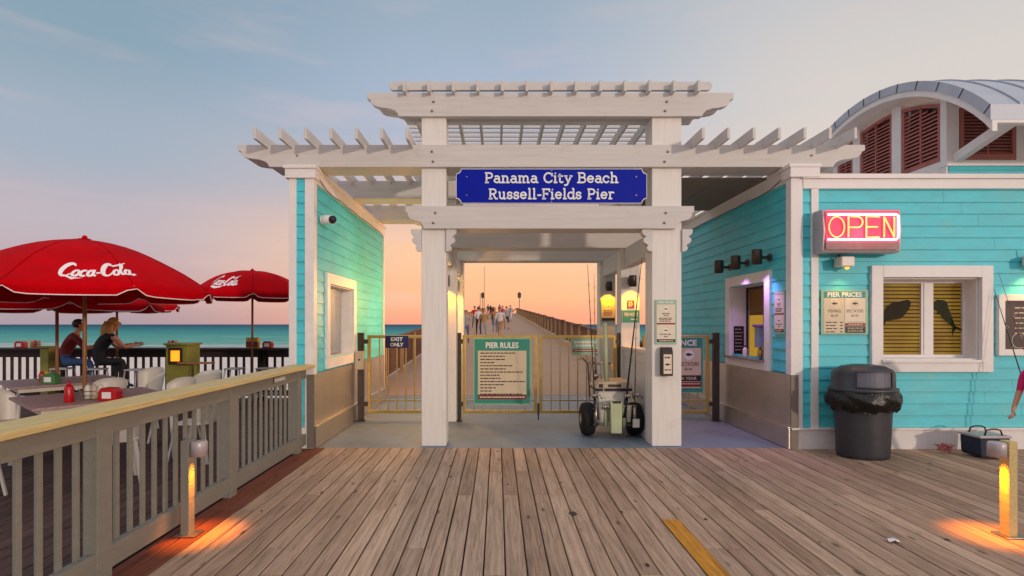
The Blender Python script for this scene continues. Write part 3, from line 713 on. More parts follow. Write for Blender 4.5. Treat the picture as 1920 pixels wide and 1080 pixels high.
mb = MB(); mb.box(FX0 - .1, FX1 + .1, wy + .2, wy + .22, FZ0 - .1, FZ1 + .1); mb.box(FX1 + .02, FX1 + .03, wy + .045, wy + .2, FZ0 - .1, FZ1 + .1); mb.box(FX0 - .03, FX0 - .02, wy + .045, wy + .2, FZ0 - .1, FZ1 + .1); mb.box(FX0 - .02, FX1 + .02, wy + .045, wy + .2, FZ1 + .05, FZ1 + .06); build('back_panel', mb, SDARK, fwin)
GLASS = mat('window_glass', (20, 22, 26), .04, var=0, bump=0, spec=.9); GLASS.node_tree.nodes['Principled BSDF'].inputs['Alpha'].default_value = .14
mb = MB(); mb.box(FX0 + .06, xm - .045, wy + .004, wy + .008, FZ0 + .06, FZ1 - .06); mb.box(xm + .045, FX1 - .05, wy + .004, wy + .008, FZ0 + .06, FZ1 - .06); build('pane', mb, GLASS, fwin)
# fish shapes on the panes
P = Plane((5.25, wy + .012, 1.75), (1, 0, 0))
mb = MB()
body = [(.24, .30), (.27, .24), (.24, .10), (.16, -.05), (.08, -.14), (-.06, -.17), (-.16, -.19), (-.20, -.33), (-.235, -.42), (-.235, -.2), (-.215, -.12), (-.20, .02), (-.15, .15), (-.05, .24), (.08, .27), (.2, .31)]
P.poly(mb, [(x * .77, y * .56) for x, y in body], .002, 0, .004); build('fish_cutout', mb, FISHM, fwin)
P = Plane((5.93, wy + .012, 1.69), (1, 0, 0)); mb = MB()
P.poly(mb, [(x * .84, y * .69) for x, y in [(-.22, .27), (-.15, .34), (-.04, .33), (.01, .28), (.02, .2), (.06, .08), (.1, -.06), (.13, -.16), (.2, -.2), (.27, -.26), (.2, -.245), (.14, -.22), (.1, -.3), (.09, -.36), (.085, -.27), (.09, -.18), (.03, -.12), (-.04, -.04), (-.07, -.02), (-.1, .06), (-.16, .06), (-.15, .12), (-.21, .16), (-.245, .22)]], .002, 0, .004)
build('fish_cutout', mb, FISHG, fwin)
# ticket window
mb = MB()
mb.box(BX - .024, BX + .03, TY0 - .15, TY0, TZ0 - .15, TZ1 + .15); mb.box(BX - .024, BX + .03, TY1, TY1 + .15, TZ0 - .15, TZ1 + .15)
mb.box(BX - .026, BX + .03, TY0, TY1, TZ1, TZ1 + .15); mb.box(BX - .026, BX + .03, TY0, TY1, TZ0 - .15, TZ0 - .03)
mb.box(BX + .031, BX + .3, TY1 - .015, TY1, TZ0, TZ1); mb.box(BX + .031, BX + .3, TY0, TY1, TZ1 - .015, TZ1); mb.box(BX + .031, BX + .3, TY0, TY0 + .015, TZ0, TZ1)
twin = build('window_frame', mb, WHITE2, bd, bevel=.003)
mb = MB(); mb.box(BX - .10, BX + .3, TY0 - .02, TY1 + .02, TZ0 - .03, TZ0 + .0); build('counter', mb, STEEL, twin, bevel=.003)
mb = MB(); gx = BX + .24
for a, b in ((TY0 + .02, TY0 + .05), (TY1 - .05, TY1 - .02), (8.0, 8.03)): mb.box(gx, gx + .02, a, b, TZ0, TZ1 - .02)
mb.box(gx, gx + .02, TY0, TY1, TZ1 - .05, TZ1 - .02); build('sash', mb, BLACK, twin)
mb = MB(); mb.box(gx + .006, gx + .01, TY0 + .05, TY1 - .05, TZ0, TZ1 - .05); build('pane', mb, GLASS, twin)
GLOW = mat('emissive_room_wall', (200, 150, 60), .6, emis=.75, ecol=(214, 158, 44), var=.1)  # emission stands in for lamplight inside the room
ROOM = mat('room_shelf_brown', (120, 80, 40), .6, emis=.12, ecol=(160, 90, 20), var=.3)  # faint emission stands in for room light on the brown parts
mb = MB(); mb.box(BX + .5, BX + .52, 7.2, 9.4, .8, 1.75, 0); mb.box(BX + .5, BX + .52, 7.2, 9.4, 1.75, 2.4, 1)
for k in range(7): mb.box(BX + .31, BX + .33, TY0, TY1, 1.80 + k * .055, 1.835 + k * .055, 1)
mb.box(BX + .42, BX + .49, 8.2, 8.3, 1.1, 1.7, 1); mb.box(BX + .40, BX + .49, 7.9, 8.0, 1.1, 1.5, 1)
build('room_interior', mb, [GLOW, ROOM], twin)
# clerestory tower
TX, TF, TBK = 6.2, 7.36, 9.85
AC, AR, AZ = 8.57, 2.95, 5.22
def arcz(y, off=0): d = y - AC; return AZ - AR + math.sqrt(max(0, (AR - off) ** 2 - d * d))
mb = MB()
def gable(y0, y1, z0, x0, x1, off, mi=0):
    ys = [y0 + (y1 - y0) * i / 8 for i in range(9)]
    poly = [(y0, z0)] + [(y, arcz(y, off)) for y in ys] + [(y1, z0)]
    mb.prism(poly, 'x', x0, x1, mi)
gable(TF + .01, TBK - .01, 3.38, TX + .06, TX + .10, .26)
for a, b in ((TF, TF + .10), (8.19, 8.38), (9.12, 9.30), (9.72, 9.85)): gable(a, b, 3.38, TX - .01, TX + .055, .24)
mb.box(TX - .012, TX + .055, TF + .10, TBK, 3.38, 3.875)
mb.box(TX + .1, RX, TF + .02, TF + .1, 3.7, 4.7)
mb.box(TX - .015, TX + .16, TF - .012, TF + .02, 3.82, 4.6)
mb.box(TX + .95, RX, TF - .01, TF + .02, 3.82, 4.6)
mb.box(TX - .02, RX, TF - .03, TF + .1, 3.78, 3.86)
build('tower_wall', mb, WHITE2, bd, bevel=.003)
mb = MB(); siding(mb, 'x', TF + .0, -1, TX + .02, RX, 3.42, 3.78); mb.box(TX + .1, RX, TF + .01, TF + .1, 3.4, 3.7); build('tower_siding', mb, TEAL, bd)
def louver_side(y0, y1, z0):
    mb = MB(); w = .05
    ys = [y0 + (y1 - y0) * i / 6 for i in range(7)]
    out = [(y0, z0)] + [(y, arcz(y, .30)) for y in ys] + [(y1, z0)]
    inn = [(y0 + w, z0 + w)] + [(min(max(y, y0 + w), y1 - w), arcz(min(max(y, y0 + w), y1 - w), .30 + w)) for y in ys] + [(y1 - w, z0 + w)]
    n = len(out)
    for i in range(n):
        j = (i + 1) % n
        q = [out[i], out[j], inn[j], inn[i]]
        mb.add([(x, a, b) for x in (TX + .0, TX + .05) for a, b in q], [(0, 1, 2, 3), (7, 6, 5, 4), (0, 4, 5, 1), (2, 6, 7, 3)])
    ym = (y0 + y1) / 2; mb.box(TX + .0, TX + .03, ym - .012, ym + .012, z0 + w, arcz(ym, .33))
    fr = build('louver_frame', mb, METALW, bd)
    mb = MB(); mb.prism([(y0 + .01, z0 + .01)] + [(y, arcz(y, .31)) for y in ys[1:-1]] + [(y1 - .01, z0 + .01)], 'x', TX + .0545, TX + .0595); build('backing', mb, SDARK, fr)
    mb = MB(); z = z0 + w
    while z < 5.0:
        sp = [y for y in [y0 + w + (y1 - y0 - 2 * w) * i / 20 for i in range(21)] if arcz(y, .36) > z + .045]
        if len(sp) > 1:
            a, b = sp[0], sp[-1]
            mb.add([(TX + .006, a, z), (TX + .006, b, z), (TX + .006, b, z + .020), (TX + .006, a, z + .020), (TX + .045, a, z + .034), (TX + .045, b, z + .034), (TX + .045, b, z + .052), (TX + .045, a, z + .052)], [(0, 1, 2, 3), (0, 4, 5, 1), (3, 2, 6, 7)])
        z += .056
    build('louver_slat', mb, METALW, fr)
louver_side(8.385, 9.115, 3.88); louver_side(7.465, 8.185, 3.88); louver_side(9.31, 9.71, 3.88)
mb = MB(); a, b, c, d = 6.37, 7.14, 3.865, 4.58
mb.box(a, a + .05, TF - .02, TF + .02, c, d); mb.box(b - .05, b, TF - .02, TF + .02, c, d); mb.box(a + .05, b - .05, TF - .02, TF + .02, d - .05, d); mb.box(a + .05, b - .05, TF - .02, TF + .02, c, c + .08); mb.box(6.745, 6.765, TF - .015, TF + .01, c + .08, d - .05)
fr = build('louver_frame', mb, METALW, bd)
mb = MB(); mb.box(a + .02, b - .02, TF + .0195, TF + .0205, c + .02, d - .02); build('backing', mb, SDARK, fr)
mb = MB(); z = c + .09
while z < d - .06:
    mb.add([(a + .05, TF - .012, z), (b - .05, TF - .012, z), (b - .05, TF + .018, z + .04), (a + .05, TF + .018, z + .04), (a + .05, TF - .012, z + .007), (b - .05, TF - .012, z + .007)], [(0, 1, 2, 3), (4, 5, 1, 0)]); z += .045
build('louver_slat', mb, METALW, fr)
# arched roof
RY0, RY1 = 6.36, 10.78; RGX = 5.88
ys = [RY0 + (RY1 - RY0) * i / 36 for i in range(37)]
def arc_strip(mb, x0, x1, o0, o1, mi=0):
    poly = [(y, arcz(y, o0)) for y in ys] + [(y, arcz(y, o1)) for y in reversed(ys)]
    # quads instead of one big n-gon
    for i in range(36):
        q = [(ys[i], arcz(ys[i], o0)), (ys[i + 1], arcz(ys[i + 1], o0)), (ys[i + 1], arcz(ys[i + 1], o1)), (ys[i], arcz(ys[i], o1))]
        fs = [(0, 1, 2, 3), (7, 6, 5, 4), (0, 4, 5, 1), (2, 6, 7, 3)]
        if i == 0: fs.append((3, 7, 4, 0))
        if i == 35: fs.append((1, 5, 6, 2))
        mb.add([(x, a_, b_) for x in (x0, x1) for a_, b_ in q], fs, mi)
mb = MB(); arc_strip(mb, RGX, RX, 0, .12)
k = 0
x = RGX + .35
while x < RX:
    arc_strip(mb, x, x + .02, -.018, -.001); x += .4
roof = build('roof', mb, ROOFM, bd)
mb = MB()
for i in range(0, 37, 3):
    y = ys[i]; z = arcz(y); dz = arcz(y, .14)
    if i % 3 == 0: 
        dn = Vector((0, y - AC, z - (AZ - AR))).normalized()
        p0 = Vector((RGX - .004, y, z + .003)); p1 = p0 - dn * .12
        mb = MB(); mb.beam(p0, p1, .01, .006, up=(1, 0, 0)); build('edge_seam', mb, DSTEEL, roof)
mb = MB(); arc_strip(mb, RGX + .02, RGX + .08, .122, .20); arc_strip(mb, RGX + .08, RX - .01, .122, .14); mb2 = mb
mb.box(RGX + .1, RX, RY0 + .02, RY0 + .08, 4.0, 4.14)
build('eave', mb, WHITE2, bd)
mb = MB(); mb.beam((TX + .12, 7.36, 3.88), (TX + .12, 6.55, 4.1), .10, .12); build('brace', mb, WHITE2, bd, bevel=.004)
mb = MB(); mb.beam((RX - 1, 7.36, 3.88), (RX - 1, 6.55, 4.1), .10, .12); build('brace', mb, WHITE2, bd, bevel=.004)
# ================================================================== GATES
GY = 8.80
def gate_leaf(name, label, x0, x1, posts, group=None):
    t = thing(name, label, 'gate', ((x0 + x1) / 2, GY, 0), 0, group)
    mb = MB(); z0, z1, w = .13, 1.42, .05
    mb.box(x0, x0 + w, GY, GY + .05, z0, z1); mb.box(x1 - w, x1, GY, GY + .05, z0, z1); mb.box(x0 + w, x1 - w, GY, GY + .05, z1 - w, z1); mb.box(x0 + w, x1 - w, GY, GY + .05, z0, z0 + w)
    mb.box(x0 + w, x1 - w, GY + .012, GY + .038, z0 + .2, z0 + .225)
    build('gate_frame', mb, GATEM, t, bevel=.004)
    n = max(2, round((x1 - x0 - .1) / .15)); 
    for k in range(1, n):
        x = x0 + w + (x1 - x0 - 2 * w) * k / n
        mb = MB(); mb.box(x - .009, x + .009, GY + .016, GY + .034, z0 + w, z1 - w); build('bar', mb, GATEM, t)
    for (a, b) in posts:
        mb = MB(); mb.box(a, b, GY - .01, GY + .06, 0, 1.46); mb.box(a - .02, b + .02, GY - .03, GY + .08, 0, .012); build('post', mb, DSTEEL, t, bevel=.004)
        
    mb = MB()
    hx = posts[0][0] if posts else x0
    if posts:
        s = 1 if posts[0][1] <= x0 else -1
        e0 = posts[0][1] if s > 0 else posts[0][0]
        e1 = x0 if s > 0 else x1
        a, b = sorted((e0, e1))
        for z in (.25, 1.28):
            mb = MB(); mb.box(a - .01, b + .01, GY - .012, GY + .03, z, z + .07); build('hinge', mb, DSTEEL, t)
    return t
gl = gate_leaf('entrance_gate', 'left leaf of the steel double gate, carrying the large green rules board', -.58, .65, [(-.66, -.60)], 'steel gates across the entrance')
gr = gate_leaf('entrance_gate', 'right leaf of the steel double gate, behind the fishing cart', .69, 1.96, [(1.98, 2.02)], 'steel gates across the entrance')
ge = gate_leaf('entrance_gate', 'narrow steel exit gate beside the left clapboard wall', -2.15, -1.03, [(-2.31, -2.21)], 'steel gates across the entrance')
gn = gate_leaf('entrance_gate', 'steel admission gate between the right post and the ticket building', 2.40, 3.50, [(3.56, 3.66)], 'steel gates across the entrance')
mb = MB(); mb.lathe([(.01, 0), (.01, .2)], (.67, GY - .02, .02), 8); mb.box(.655, .685, GY - .03, GY - .01, .1, .3)
build('drop_bolt', mb, DSTEEL, gl)
# latch box on the exit gate
t = thing('latch_box', 'tan metal lock box on the exit gate post', 'lock box', (-2.26, GY - .03, .95))
mb = MB(); mb.box(-2.33, -2.19, GY - .09, GY - .032, .86, 1.16); build('housing', mb, TANP, t, bevel=.008)
mb = MB(); mb.lathe([(.0, 0), (.016, .0), (.016, .01)], (-2.26, GY - .1, 1.02), 10, axis='y'); build('keyhole', mb, BLACK, t)

# ================================================================== SIGNS
def sign_thing(name, label, P, w, h, mats, loc, rects, texts, th=.012, extra=None, cat='sign', group=None):
    t = thing(name, label, cat, loc, 0, group)
    mb = MB(); P.rect(mb, -w / 2, w / 2, -h / 2, h / 2, 0, 0, th)
    for (a0, a1, b0, b1, d, mi) in rects: P.rect(mb, a0, a1, b0, b1, d, mi)
    build('panel', mb, mats, t)
    mb = MB()
    for q in texts: P.text(mb, *q[:5], q[5], q[6], *(q[7:] if len(q) > 7 else ()))
    if extra: extra(mb)
    build('lettering', mb, mats, t)
    return t
# mats index: 0 pale green 1 green 2 cream 3 dark 4 maroon 5 white 6 light cream
SM = [SPALE, SGREEN, STAN, SDARK, SRED, LETW, STAN2]
# rules board on left gate leaf
P = Plane((.075, GY - .014, .825), (1, 0, 0))
def ex(mb):
    L_ = [.62, .44, .44, .26, .58, .46, .78, .34, .4, .8, .42, .28, .2, .76]
    for i, l in enumerate(L_): P.words(mb, -.36, -.36 + l * .92, .30 - i * .052, .018, .005, 3, i, .025, .08)
    P.words(mb, -.37, .37, -.425, .02, .006, 6, 77, .02, .05)
sign_thing('rules_board', 'large green and cream board of pier rules fixed to the left gate leaf', P, .94, 1.10, SM, (.075, GY - .02, .3),
           [(-.455, .455, -.53, .53, .002, 1), (-.40, .40, -.38, .34, .004, 2), (-.40, .40, -.46, -.39, .0045, 4)],
           [('PIER RULES', 0, .43, .54, .10, .005, 5, .035)], extra=ex)
# no loading sign on right leaf
P2 = Plane((1.44, GY - .014, 1.23), (1, 0, 0))
def ex(mb):
    P2.words(mb, -.18, .18, .075, .035, .004, 5, 5, .018, .04); P2.words(mb, -.16, .16, .02, .035, .004, 5, 6, .018, .04); P2.words(mb, -.18, .18, -.062, .016, .006, 6, 8, .012, .03)
sign_thing('gate_sign', 'small pale green notice with a maroon band on the right gate leaf', P2, .44, .27, SM, (1.44, GY - .02, 1.1), [(-.2, .2, -.11, .115, .002, 0), (-.2, .2, -.085, -.04, .004, 4)], [], extra=ex)
# EXIT ONLY
P3 = Plane((-1.66, GY - .012, 1.31), (1, 0, 0))
sign_thing('exit_sign', 'navy blue EXIT ONLY sign on the exit gate', P3, .38, .2, [NAVY, LETW], (-1.66, GY - .02, 1.2), [], [('EXIT', 0, .045, .20, .062, .002, 1, .03), ('ONLY', 0, -.045, .22, .062, .002, 1, .03)])
# ENTRANCE board on the right gate
P4 = Plane((2.93, GY - .014, .93), (1, 0, 0))
def ex(mb):
    P4.disc(mb, .22, .17, .085, .006, 5); P4.fish(mb, .22, .17, .12, .0075, 3)
    P4.disc(mb, -.22, .17, .085, .006, 5); P4.fish(mb, -.22, .17, .12, .0075, 3)
    P4.words(mb, .08, .40, -.31, .02, .006, 2, 3, .02, .05)
    P4.words(mb, -.4, -.04, -.31, .02, .006, 2, 4, .02, .05)
sign_thing('entrance_board', 'tall green and cream entrance board with fish emblem on the right hand gate', P4, .92, .92, SM, (2.93, GY - .02, .4),
           [(-.445, .445, -.445, .445, .002, 1), (-.42, .42, -.38, .28, .004, 2), (-.42, .42, -.27, -.17, .0045, 3), (-.42, .42, -.36, -.28, .005, 4)],
           [('ENTRANCE', 0, .365, .7, .10, .004, 5, .035), ('SPECTATORS', .21, .015, .34, .065, .006, 3, .01), ('$3.00', .21, -.07, .12, .045, .006, 3, .01), ('FISHING', -.21, .015, .26, .065, .006, 3, .01), ('$6.00', -.21, -.07, .12, .045, .006, 3, .01), ('365 DAYS A YEAR', .05, -.22, .6, .05, .006, 2, .02)], extra=ex)
# price sign on right post
def price_tall(name, label, P, loc, w=.28, h=.58):
    def ex(mb):
        P.disc(mb, 0, .17 * h / .58, .032, .004, 5); P.fish(mb, 0, .17 * h / .58, .05, .005, 3)
        P.disc(mb, 0, -.11 * h / .58, .032, .004, 5); P.fish(mb, 0, -.11 * h / .58, .05, .005, 3)
        for i, (b, l) in enumerate(((.11, .10), (.085, .06), (.05, .18), (.03, .18), (.01, .16), (-.16, .16), (-.19, .05))): P.words(mb, -l / 2 * w / .28, l / 2 * w / .28, b * h / .58, .010, .004, 3, i, .02, .05)
        P.words(mb, -.09 * w / .28, .09 * w / .28, -.245 * h / .58, .014, .005, 2, 44, .015, .03)
    q = h / .58
    sign_thing(name, label, P, w, h, SM, loc, [(-w / 2 + .02, w / 2 - .02, -h / 2 + .05 * q, h / 2 - .06 * q, .002, 6), (-w / 2 + .02, w / 2 - .02, -.033 * q, -.012 * q, .003, 4), (-w / 2 + .02, w / 2 - .02, -.262 * q, -.225 * q, .003, 3)],
               [('PIER PRICES', 0, h / 2 - .032 * q, w * .72, .028 * q, .002, 5, .03)], extra=ex)
P5 = Plane((PXR[0] + .185, 6.985, 1.63), (1, 0, 0))
price_tall('post_price_sign', 'narrow pale green price sign on the front face of the right pergola post', P5, (2.2, 6.98, 1.4))
P6 = Plane((BX - .004, 7.11, 1.76), (0, -1, 0))
price_tall('wall_price_sign', 'narrow grey green price sign on the teal wall between ticket window and corner', P6, (BX, 7.11, 1.5), .27, .58)
# facade PIER PRICES
P7 = Plane((4.44, BF - .006, 1.755), (1, 0, 0))
def ex(mb):
    for s in (-1, 1): P7.disc(mb, s * .13, .11, .06, .004, 5); P7.disc(mb, s * .13, .11, .054, .005, 2); P7.fish(mb, s * .13, .11, .075, .006, 3)
    for i in range(4): P7.words(mb, -.24, -.1, -.13 - i * .04, .012, .004, 3, i, .03, .08); P7.rect(mb, -.06, -.025, -.136 - i * .04, -.124 - i * .04, .004, 3)
    P7.words(mb, .05, .25, -.158, .012, .005, 2, 9, .02, .04); P7.rect(mb, .03, .25, -.128, -.124, .004, 3)
sign_thing('price_board', 'square cream and green price board on the teal facade under the small lamp', P7, .60, .57, SM, (4.44, BF, 1.5),
           [(-.265, .265, .185, .265, .002, 1), (-.265, -.005, -.265, .18, .002, 2), (.005, .265, -.265, .18, .002, 6), (.005, .265, -.175, -.14, .0035, 4), (.005, .265, -.265, -.18, .0035, 3)],
           [('PIER PRICES', 0, .225, .44, .062, .003, 5, .035), ('FISHING', -.13, .015, .16, .04, .003, 3, 0), ('$6.00', -.13, -.045, .09, .035, .003, 3, 0), ('SPECTATORS', .13, .015, .22, .04, .003, 3, 0), ('$3.00', .13, -.045, .09, .035, .003, 3, 0), ('WE ARE OPEN 24/7', .135, -.207, .2, .022, .005, 2, .02), ('365 DAYS A YEAR', .135, -.24, .2, .022, .005, 2, .02)], extra=ex)
# signs on the back posts
P8 = Plane((PXR[0] + .165, ROWS[1] - .014, 1.73), (1, 0, 0))
sign_thing('green_post_sign', 'small dark green sign on the second right post below the lamp', P8, .29, .21, SM, (2.2, 8.7, 1.6), [(-.135, .135, -.095, .095, .002, 1)], [('PIER HOURS', 0, .03, .22, .06, .004, 6, .02)], extra=lambda mb: P8.words(mb, 0, .12, -.05, .02, .004, 6, 3, .02, .04))
P9 = Plane((PXR[0] + .165, ROWS[1] - .014, 1.93), (1, 0, 0))
sign_thing('red_post_sign', 'tiny maroon notice above the green sign on the second right post', P9, .11, .13, [SRED, LETW], (2.2, 8.7, 1.86), [], [], extra=lambda mb: (P9.words(mb, -.04, .04, .03, .014, .003, 1, 1, .02, .03), P9.words(mb, -.04, .04, 0, .014, .003, 1, 2, .02, .03), P9.words(mb, -.04, .04, -.03, .014, .003, 1, 3, .02, .03)))
P10 = Plane((PXR[0] + .165, ROWS[2] - .014, 1.87), (1, 0, 0))
def ex(mb):
    P10.disc(mb, 0, .08, .04, .004, 5); P10.fish(mb, 0, .08, .06, .005, 3)
    for i in range(4): P10.words(mb, -.09, .09, .0 - i * .03, .012, .004, 3, i, .03, .06)
sign_thing('far_post_notice', 'cream fish notice on the farthest right post under its lamp', P10, .29, .42, SM, (2.2, 10.5, 1.6), [(-.125, .125, -.14, .14, .002, 2), (-.125, .125, -.2, -.15, .002, 3)], [], extra=ex)

# ---- main name sign, slab serif lettering from strokes
def glyphs():
    G = {}; xh = .5; cap = .74; asc = .78
    sf = lambda x, y, w=.11: [(x - w, y), (x + w, y)]
    G['P'] = (.60, [[(.14, 0), (.14, cap)], sf(.14, 0), [(.03, cap), (.34, cap)] + arc(.34, .545, .19, .195, 90, -90)[1:] + [(.14, .35)]])
    G['B'] = (.64, [[(.14, 0), (.14, cap)], [(.03, cap), (.36, cap)] + arc(.36, .565, .15, .175, 90, -90)[1:] + [(.14, .39)], [(.36, .39)] + arc(.37, .195, .19, .195, 90, -90) + [(.03, 0)]])
    G['R'] = (.66, [[(.14, 0), (.14, cap)], sf(.14, 0), [(.03, cap), (.34, cap)] + arc(.34, .555, .18, .185, 90, -90)[1:] + [(.14, .37)], [(.33, .37), (.50, 0), (.62, 0)]])
    G['F'] = (.58, [[(.14, 0), (.14, cap)], sf(.14, 0), [(.03, cap), (.54, cap), (.54, .6)], [(.14, .39), (.4, .39)], [(.4, .46), (.4, .32)]])
    G['C'] = (.66, [arc(.36, .37, .29, .37, 38, 322, 18), [(.6, .74), (.6, .53)]])
    G['a'] = (.54, [arc(.25, .36, .16, .14, 150, 0, 6) + [(.41, .06), (.46, 0), (.52, 0)], arc(.25, .15, .17, .15, 0, 360, 14), ])
    G['n'] = (.60, [[(.04, .5), (.14, .5), (.14, 0)], sf(.14, 0), arc(.29, .33, .15, .17, 180, 0, 8) + [(.44, 0)], sf(.44, 0)])
    G['m'] = (.86, [[(.04, .5), (.14, .5), (.14, 0)], sf(.14, 0, .09), arc(.27, .35, .13, .15, 180, 0, 8) + [(.40, 0)], sf(.42, 0, .08), arc(.55, .35, .14, .15, 180, 0, 8) + [(.69, 0)], sf(.71, 0, .09)])
    G['h'] = (.60, [[(.04, asc), (.14, asc), (.14, 0)], sf(.14, 0), arc(.29, .33, .15, .17, 180, 0, 8) + [(.44, 0)], sf(.44, 0)])
    G['i'] = (.32, [[(.06, .5), (.16, .5), (.16, 0)], sf(.16, 0), [(.15, .69), (.17, .71)]])
    G['l'] = (.32, [[(.06, asc), (.16, asc), (.16, 0)], sf(.16, 0)])
    G['t'] = (.42, [[(.16, .68), (.16, .12)] + arc(.27, .12, .11, .12, 180, 320, 6), [(.03, .5), (.34, .5)]])
    G['y'] = (.58, [[(.12, .5), (.31, .03)], [(.50, .5), (.26, -.14), (.18, -.22), (.08, -.2)], sf(.12, .5, .09), sf(.49, .5, .08)])
    G['e'] = (.54, [[(.08, .27), (.46, .27)] + arc(.27, .26, .19, .24, 5, 320, 16)[0:]])
    G['c'] = (.52, [arc(.27, .25, .2, .25, 45, 320, 14), [(.43, .46), (.43, .36)]])
    G['u'] = (.60, [[(.04, .5), (.14, .5), (.14, .17)] + arc(.28, .17, .14, .17, 180, 360, 8), [(.34, .5), (.43, .5), (.43, 0), (.53, 0)]])
    G['s'] = (.46, [arc(.23, .37, .14, .13, 40, 250, 9) + arc(.23, .13, .15, .13, 80, -150, 10), [(.36, .5), (.36, .38)], [(.08, 0), (.08, .13)]])
    G['d'] = (.58, [arc(.27, .25, .19, .25, 0, 360, 16), [(.36, asc), (.46, asc), (.46, 0), (.55, 0)]])
    G['r'] = (.48, [[(.04, .5), (.15, .5), (.15, 0)], sf(.15, 0), arc(.30, .33, .15, .17, 180, 50, 7)])
    G['-'] = (.36, [[(.06, .27), (.30, .27)]])
    G[' '] = (.36, [])
    return G
GL = glyphs()
def slab_text(mb, P, s, ca, base, width, sc_h, wt, d, mi):
    tot = sum(GL[c][0] for c in s); k = width / tot; a = ca - width / 2
    for c in s:
        w, sts = GL[c]
        for st in sts: P.stroke(mb, [(a + x * k, base + y * sc_h) for x, y in st], wt, d, mi)
        a += w * k
SX0, SX1, SZ0, SZ1 = -.54, 1.94, 3.17, 3.62
t = thing('name_sign', 'large royal blue name sign with clipped corners and white lettering hung under the pergola beam', 'sign', (.7, 6.9, 3.2))
P = Plane(((SX0 + SX1) / 2, 6.925, (SZ0 + SZ1) / 2), (1, 0, 0)); w, h = (SX1 - SX0) / 2, (SZ1 - SZ0) / 2
def clipped(w, h, r):
    pts = []
    for cx, cy, a0 in ((w, h, 270), (-w, h, 0), (-w, -h, 90), (w, -h, 180)):
        pts += [(cx + r * math.cos(R(a)), cy + r * math.sin(R(a))) for a in ((a0, a0 - 30, a0 - 60, a0 - 90))]
    return pts
mb = MB(); P.poly(mb, clipped(w, h, .065), 0, 1, .03); P.poly(mb, clipped(w - .007, h - .007, .065), .002, 0, .002); build('panel', mb, [BLUE, LETW], t)
mb = MB()
slab_text(mb, P, 'Panama City Beach', 0, .045, 1.74, .165, .021, .007, 0)
slab_text(mb, P, 'Russell-Fields Pier', 0, -.165, 1.64, .165, .021, .007, 0)
build('lettering', mb, LETW, t)
mb = MB()
for a in (-1.1, 0, 1.1):
    P.disc(mb, a, .2 if a == 0 else .12, .008, .004); P.disc(mb, a, -.2 if a == 0 else -.12, .008, .004)
build('screw', mb, STEEL, t)

# ---- OPEN sign
t = thing('open_sign', 'glowing neon OPEN sign box mounted on the teal facade', 'neon sign', (4.5, 6.7, 2.5))
ox0, ox1, oz0, oz1, oy = 4.03, 5.0, 2.49, 3.03, 6.62
mb = MB()
prof = [(BF - .02, oz1), (oy + .02, oz1), (oy, oz1 - .03), (oy - .02, (oz0 + oz1) / 2), (oy, oz0 + .03), (oy + .02, oz0), (BF - .02, oz0)]
mb.prism(prof, 'x', ox0, ox1); build('housing', mb, SIGNC, t, bevel=.008)
P = Plane((4.515, oy - .022, 2.76), (1, 0, 0)); mb = MB()
P.rect(mb, -.455, .455, -.235, -.14, .003, 1, .003); P.rect(mb, -.455, .455, -.14, .245, .004, 0, .003); build('face', mb, [OPENR, OPEND], t)
mb = MB(); zc = .02
def tp(pts, r=.0105, mi=0): mb.tube([P.p(a, b, .024) for a, b in pts], r, 6, mi)
tp([(-.44, .195), (.40, .195), (.425, .175), (.425, -.09), (.40, -.115), (-.44, -.115)], .013, 1)
tp(arc(-.335, .04, .095, .125, 0, 360, 24), .009, 0)
tp([(-.19, -.085), (-.19, .165), (-.08, .165)] + arc(-.08, .10, .065, .065, 90, -90, 8)[1:] + [(-.19, .035)])
tp([(.19, .165), (.03, .165), (.03, -.085), (.19, -.085)]); tp([(.03, .04), (.17, .04)])
tp([(.25, -.085), (.25, .165)]); tp([(.25, .165), (.375, -.085)]); tp([(.375, -.085), (.375, .165)])
build('neon_tube', mb, [NEONR, NEONW], t)
lamp('glow', 'POINT', (4.5, 6.5, 2.75), 3.0, (1, .35, .5), t, .15)

# ---- menu board at right
t = thing('menu_board', 'dark menu board in a white frame on the teal facade at far right', 'sign', (6.9, BF, 1.2))
mb = MB(); mb.box(6.39, 6.47, BF - .035, BF + .02, 1.20, 1.98); mb.box(7.35, 7.43, BF - .035, BF + .02, 1.20, 1.98); mb.box(6.47, 7.35, BF - .033, BF + .02, 1.90, 1.98); mb.box(6.47, 7.35, BF - .033, BF + .02, 1.20, 1.28); build('frame', mb, WHITE2, t, bevel=.003)
P = Plane((6.91, BF - .012, 1.59), (1, 0, 0)); mb = MB(); P.rect(mb, -.44, .44, -.31, .31, 0, 0, .01); P.rect(mb, -.44, -.43, -.31, .31, .003, 2); P.rect(mb, -.43, .44, .30, .31, .003, 2)
for i in range(7): P.words(mb, -.3, rnd.uniform(.1, .35), .22 - i * .065, .014, .002, 1, i, .03, .08)
P.poly(mb, [(-.24 + .1 * math.cos(R(a)), -.2 + .1 * math.sin(R(a))) for a in range(0, 360, 20)], .002, 1); P.poly(mb, [(-.24 + .092 * math.cos(R(a)), -.2 + .092 * math.sin(R(a))) for a in range(0, 360, 20)], .003, 0)
build('board', mb, [SDARK, TANP, SRED], t)

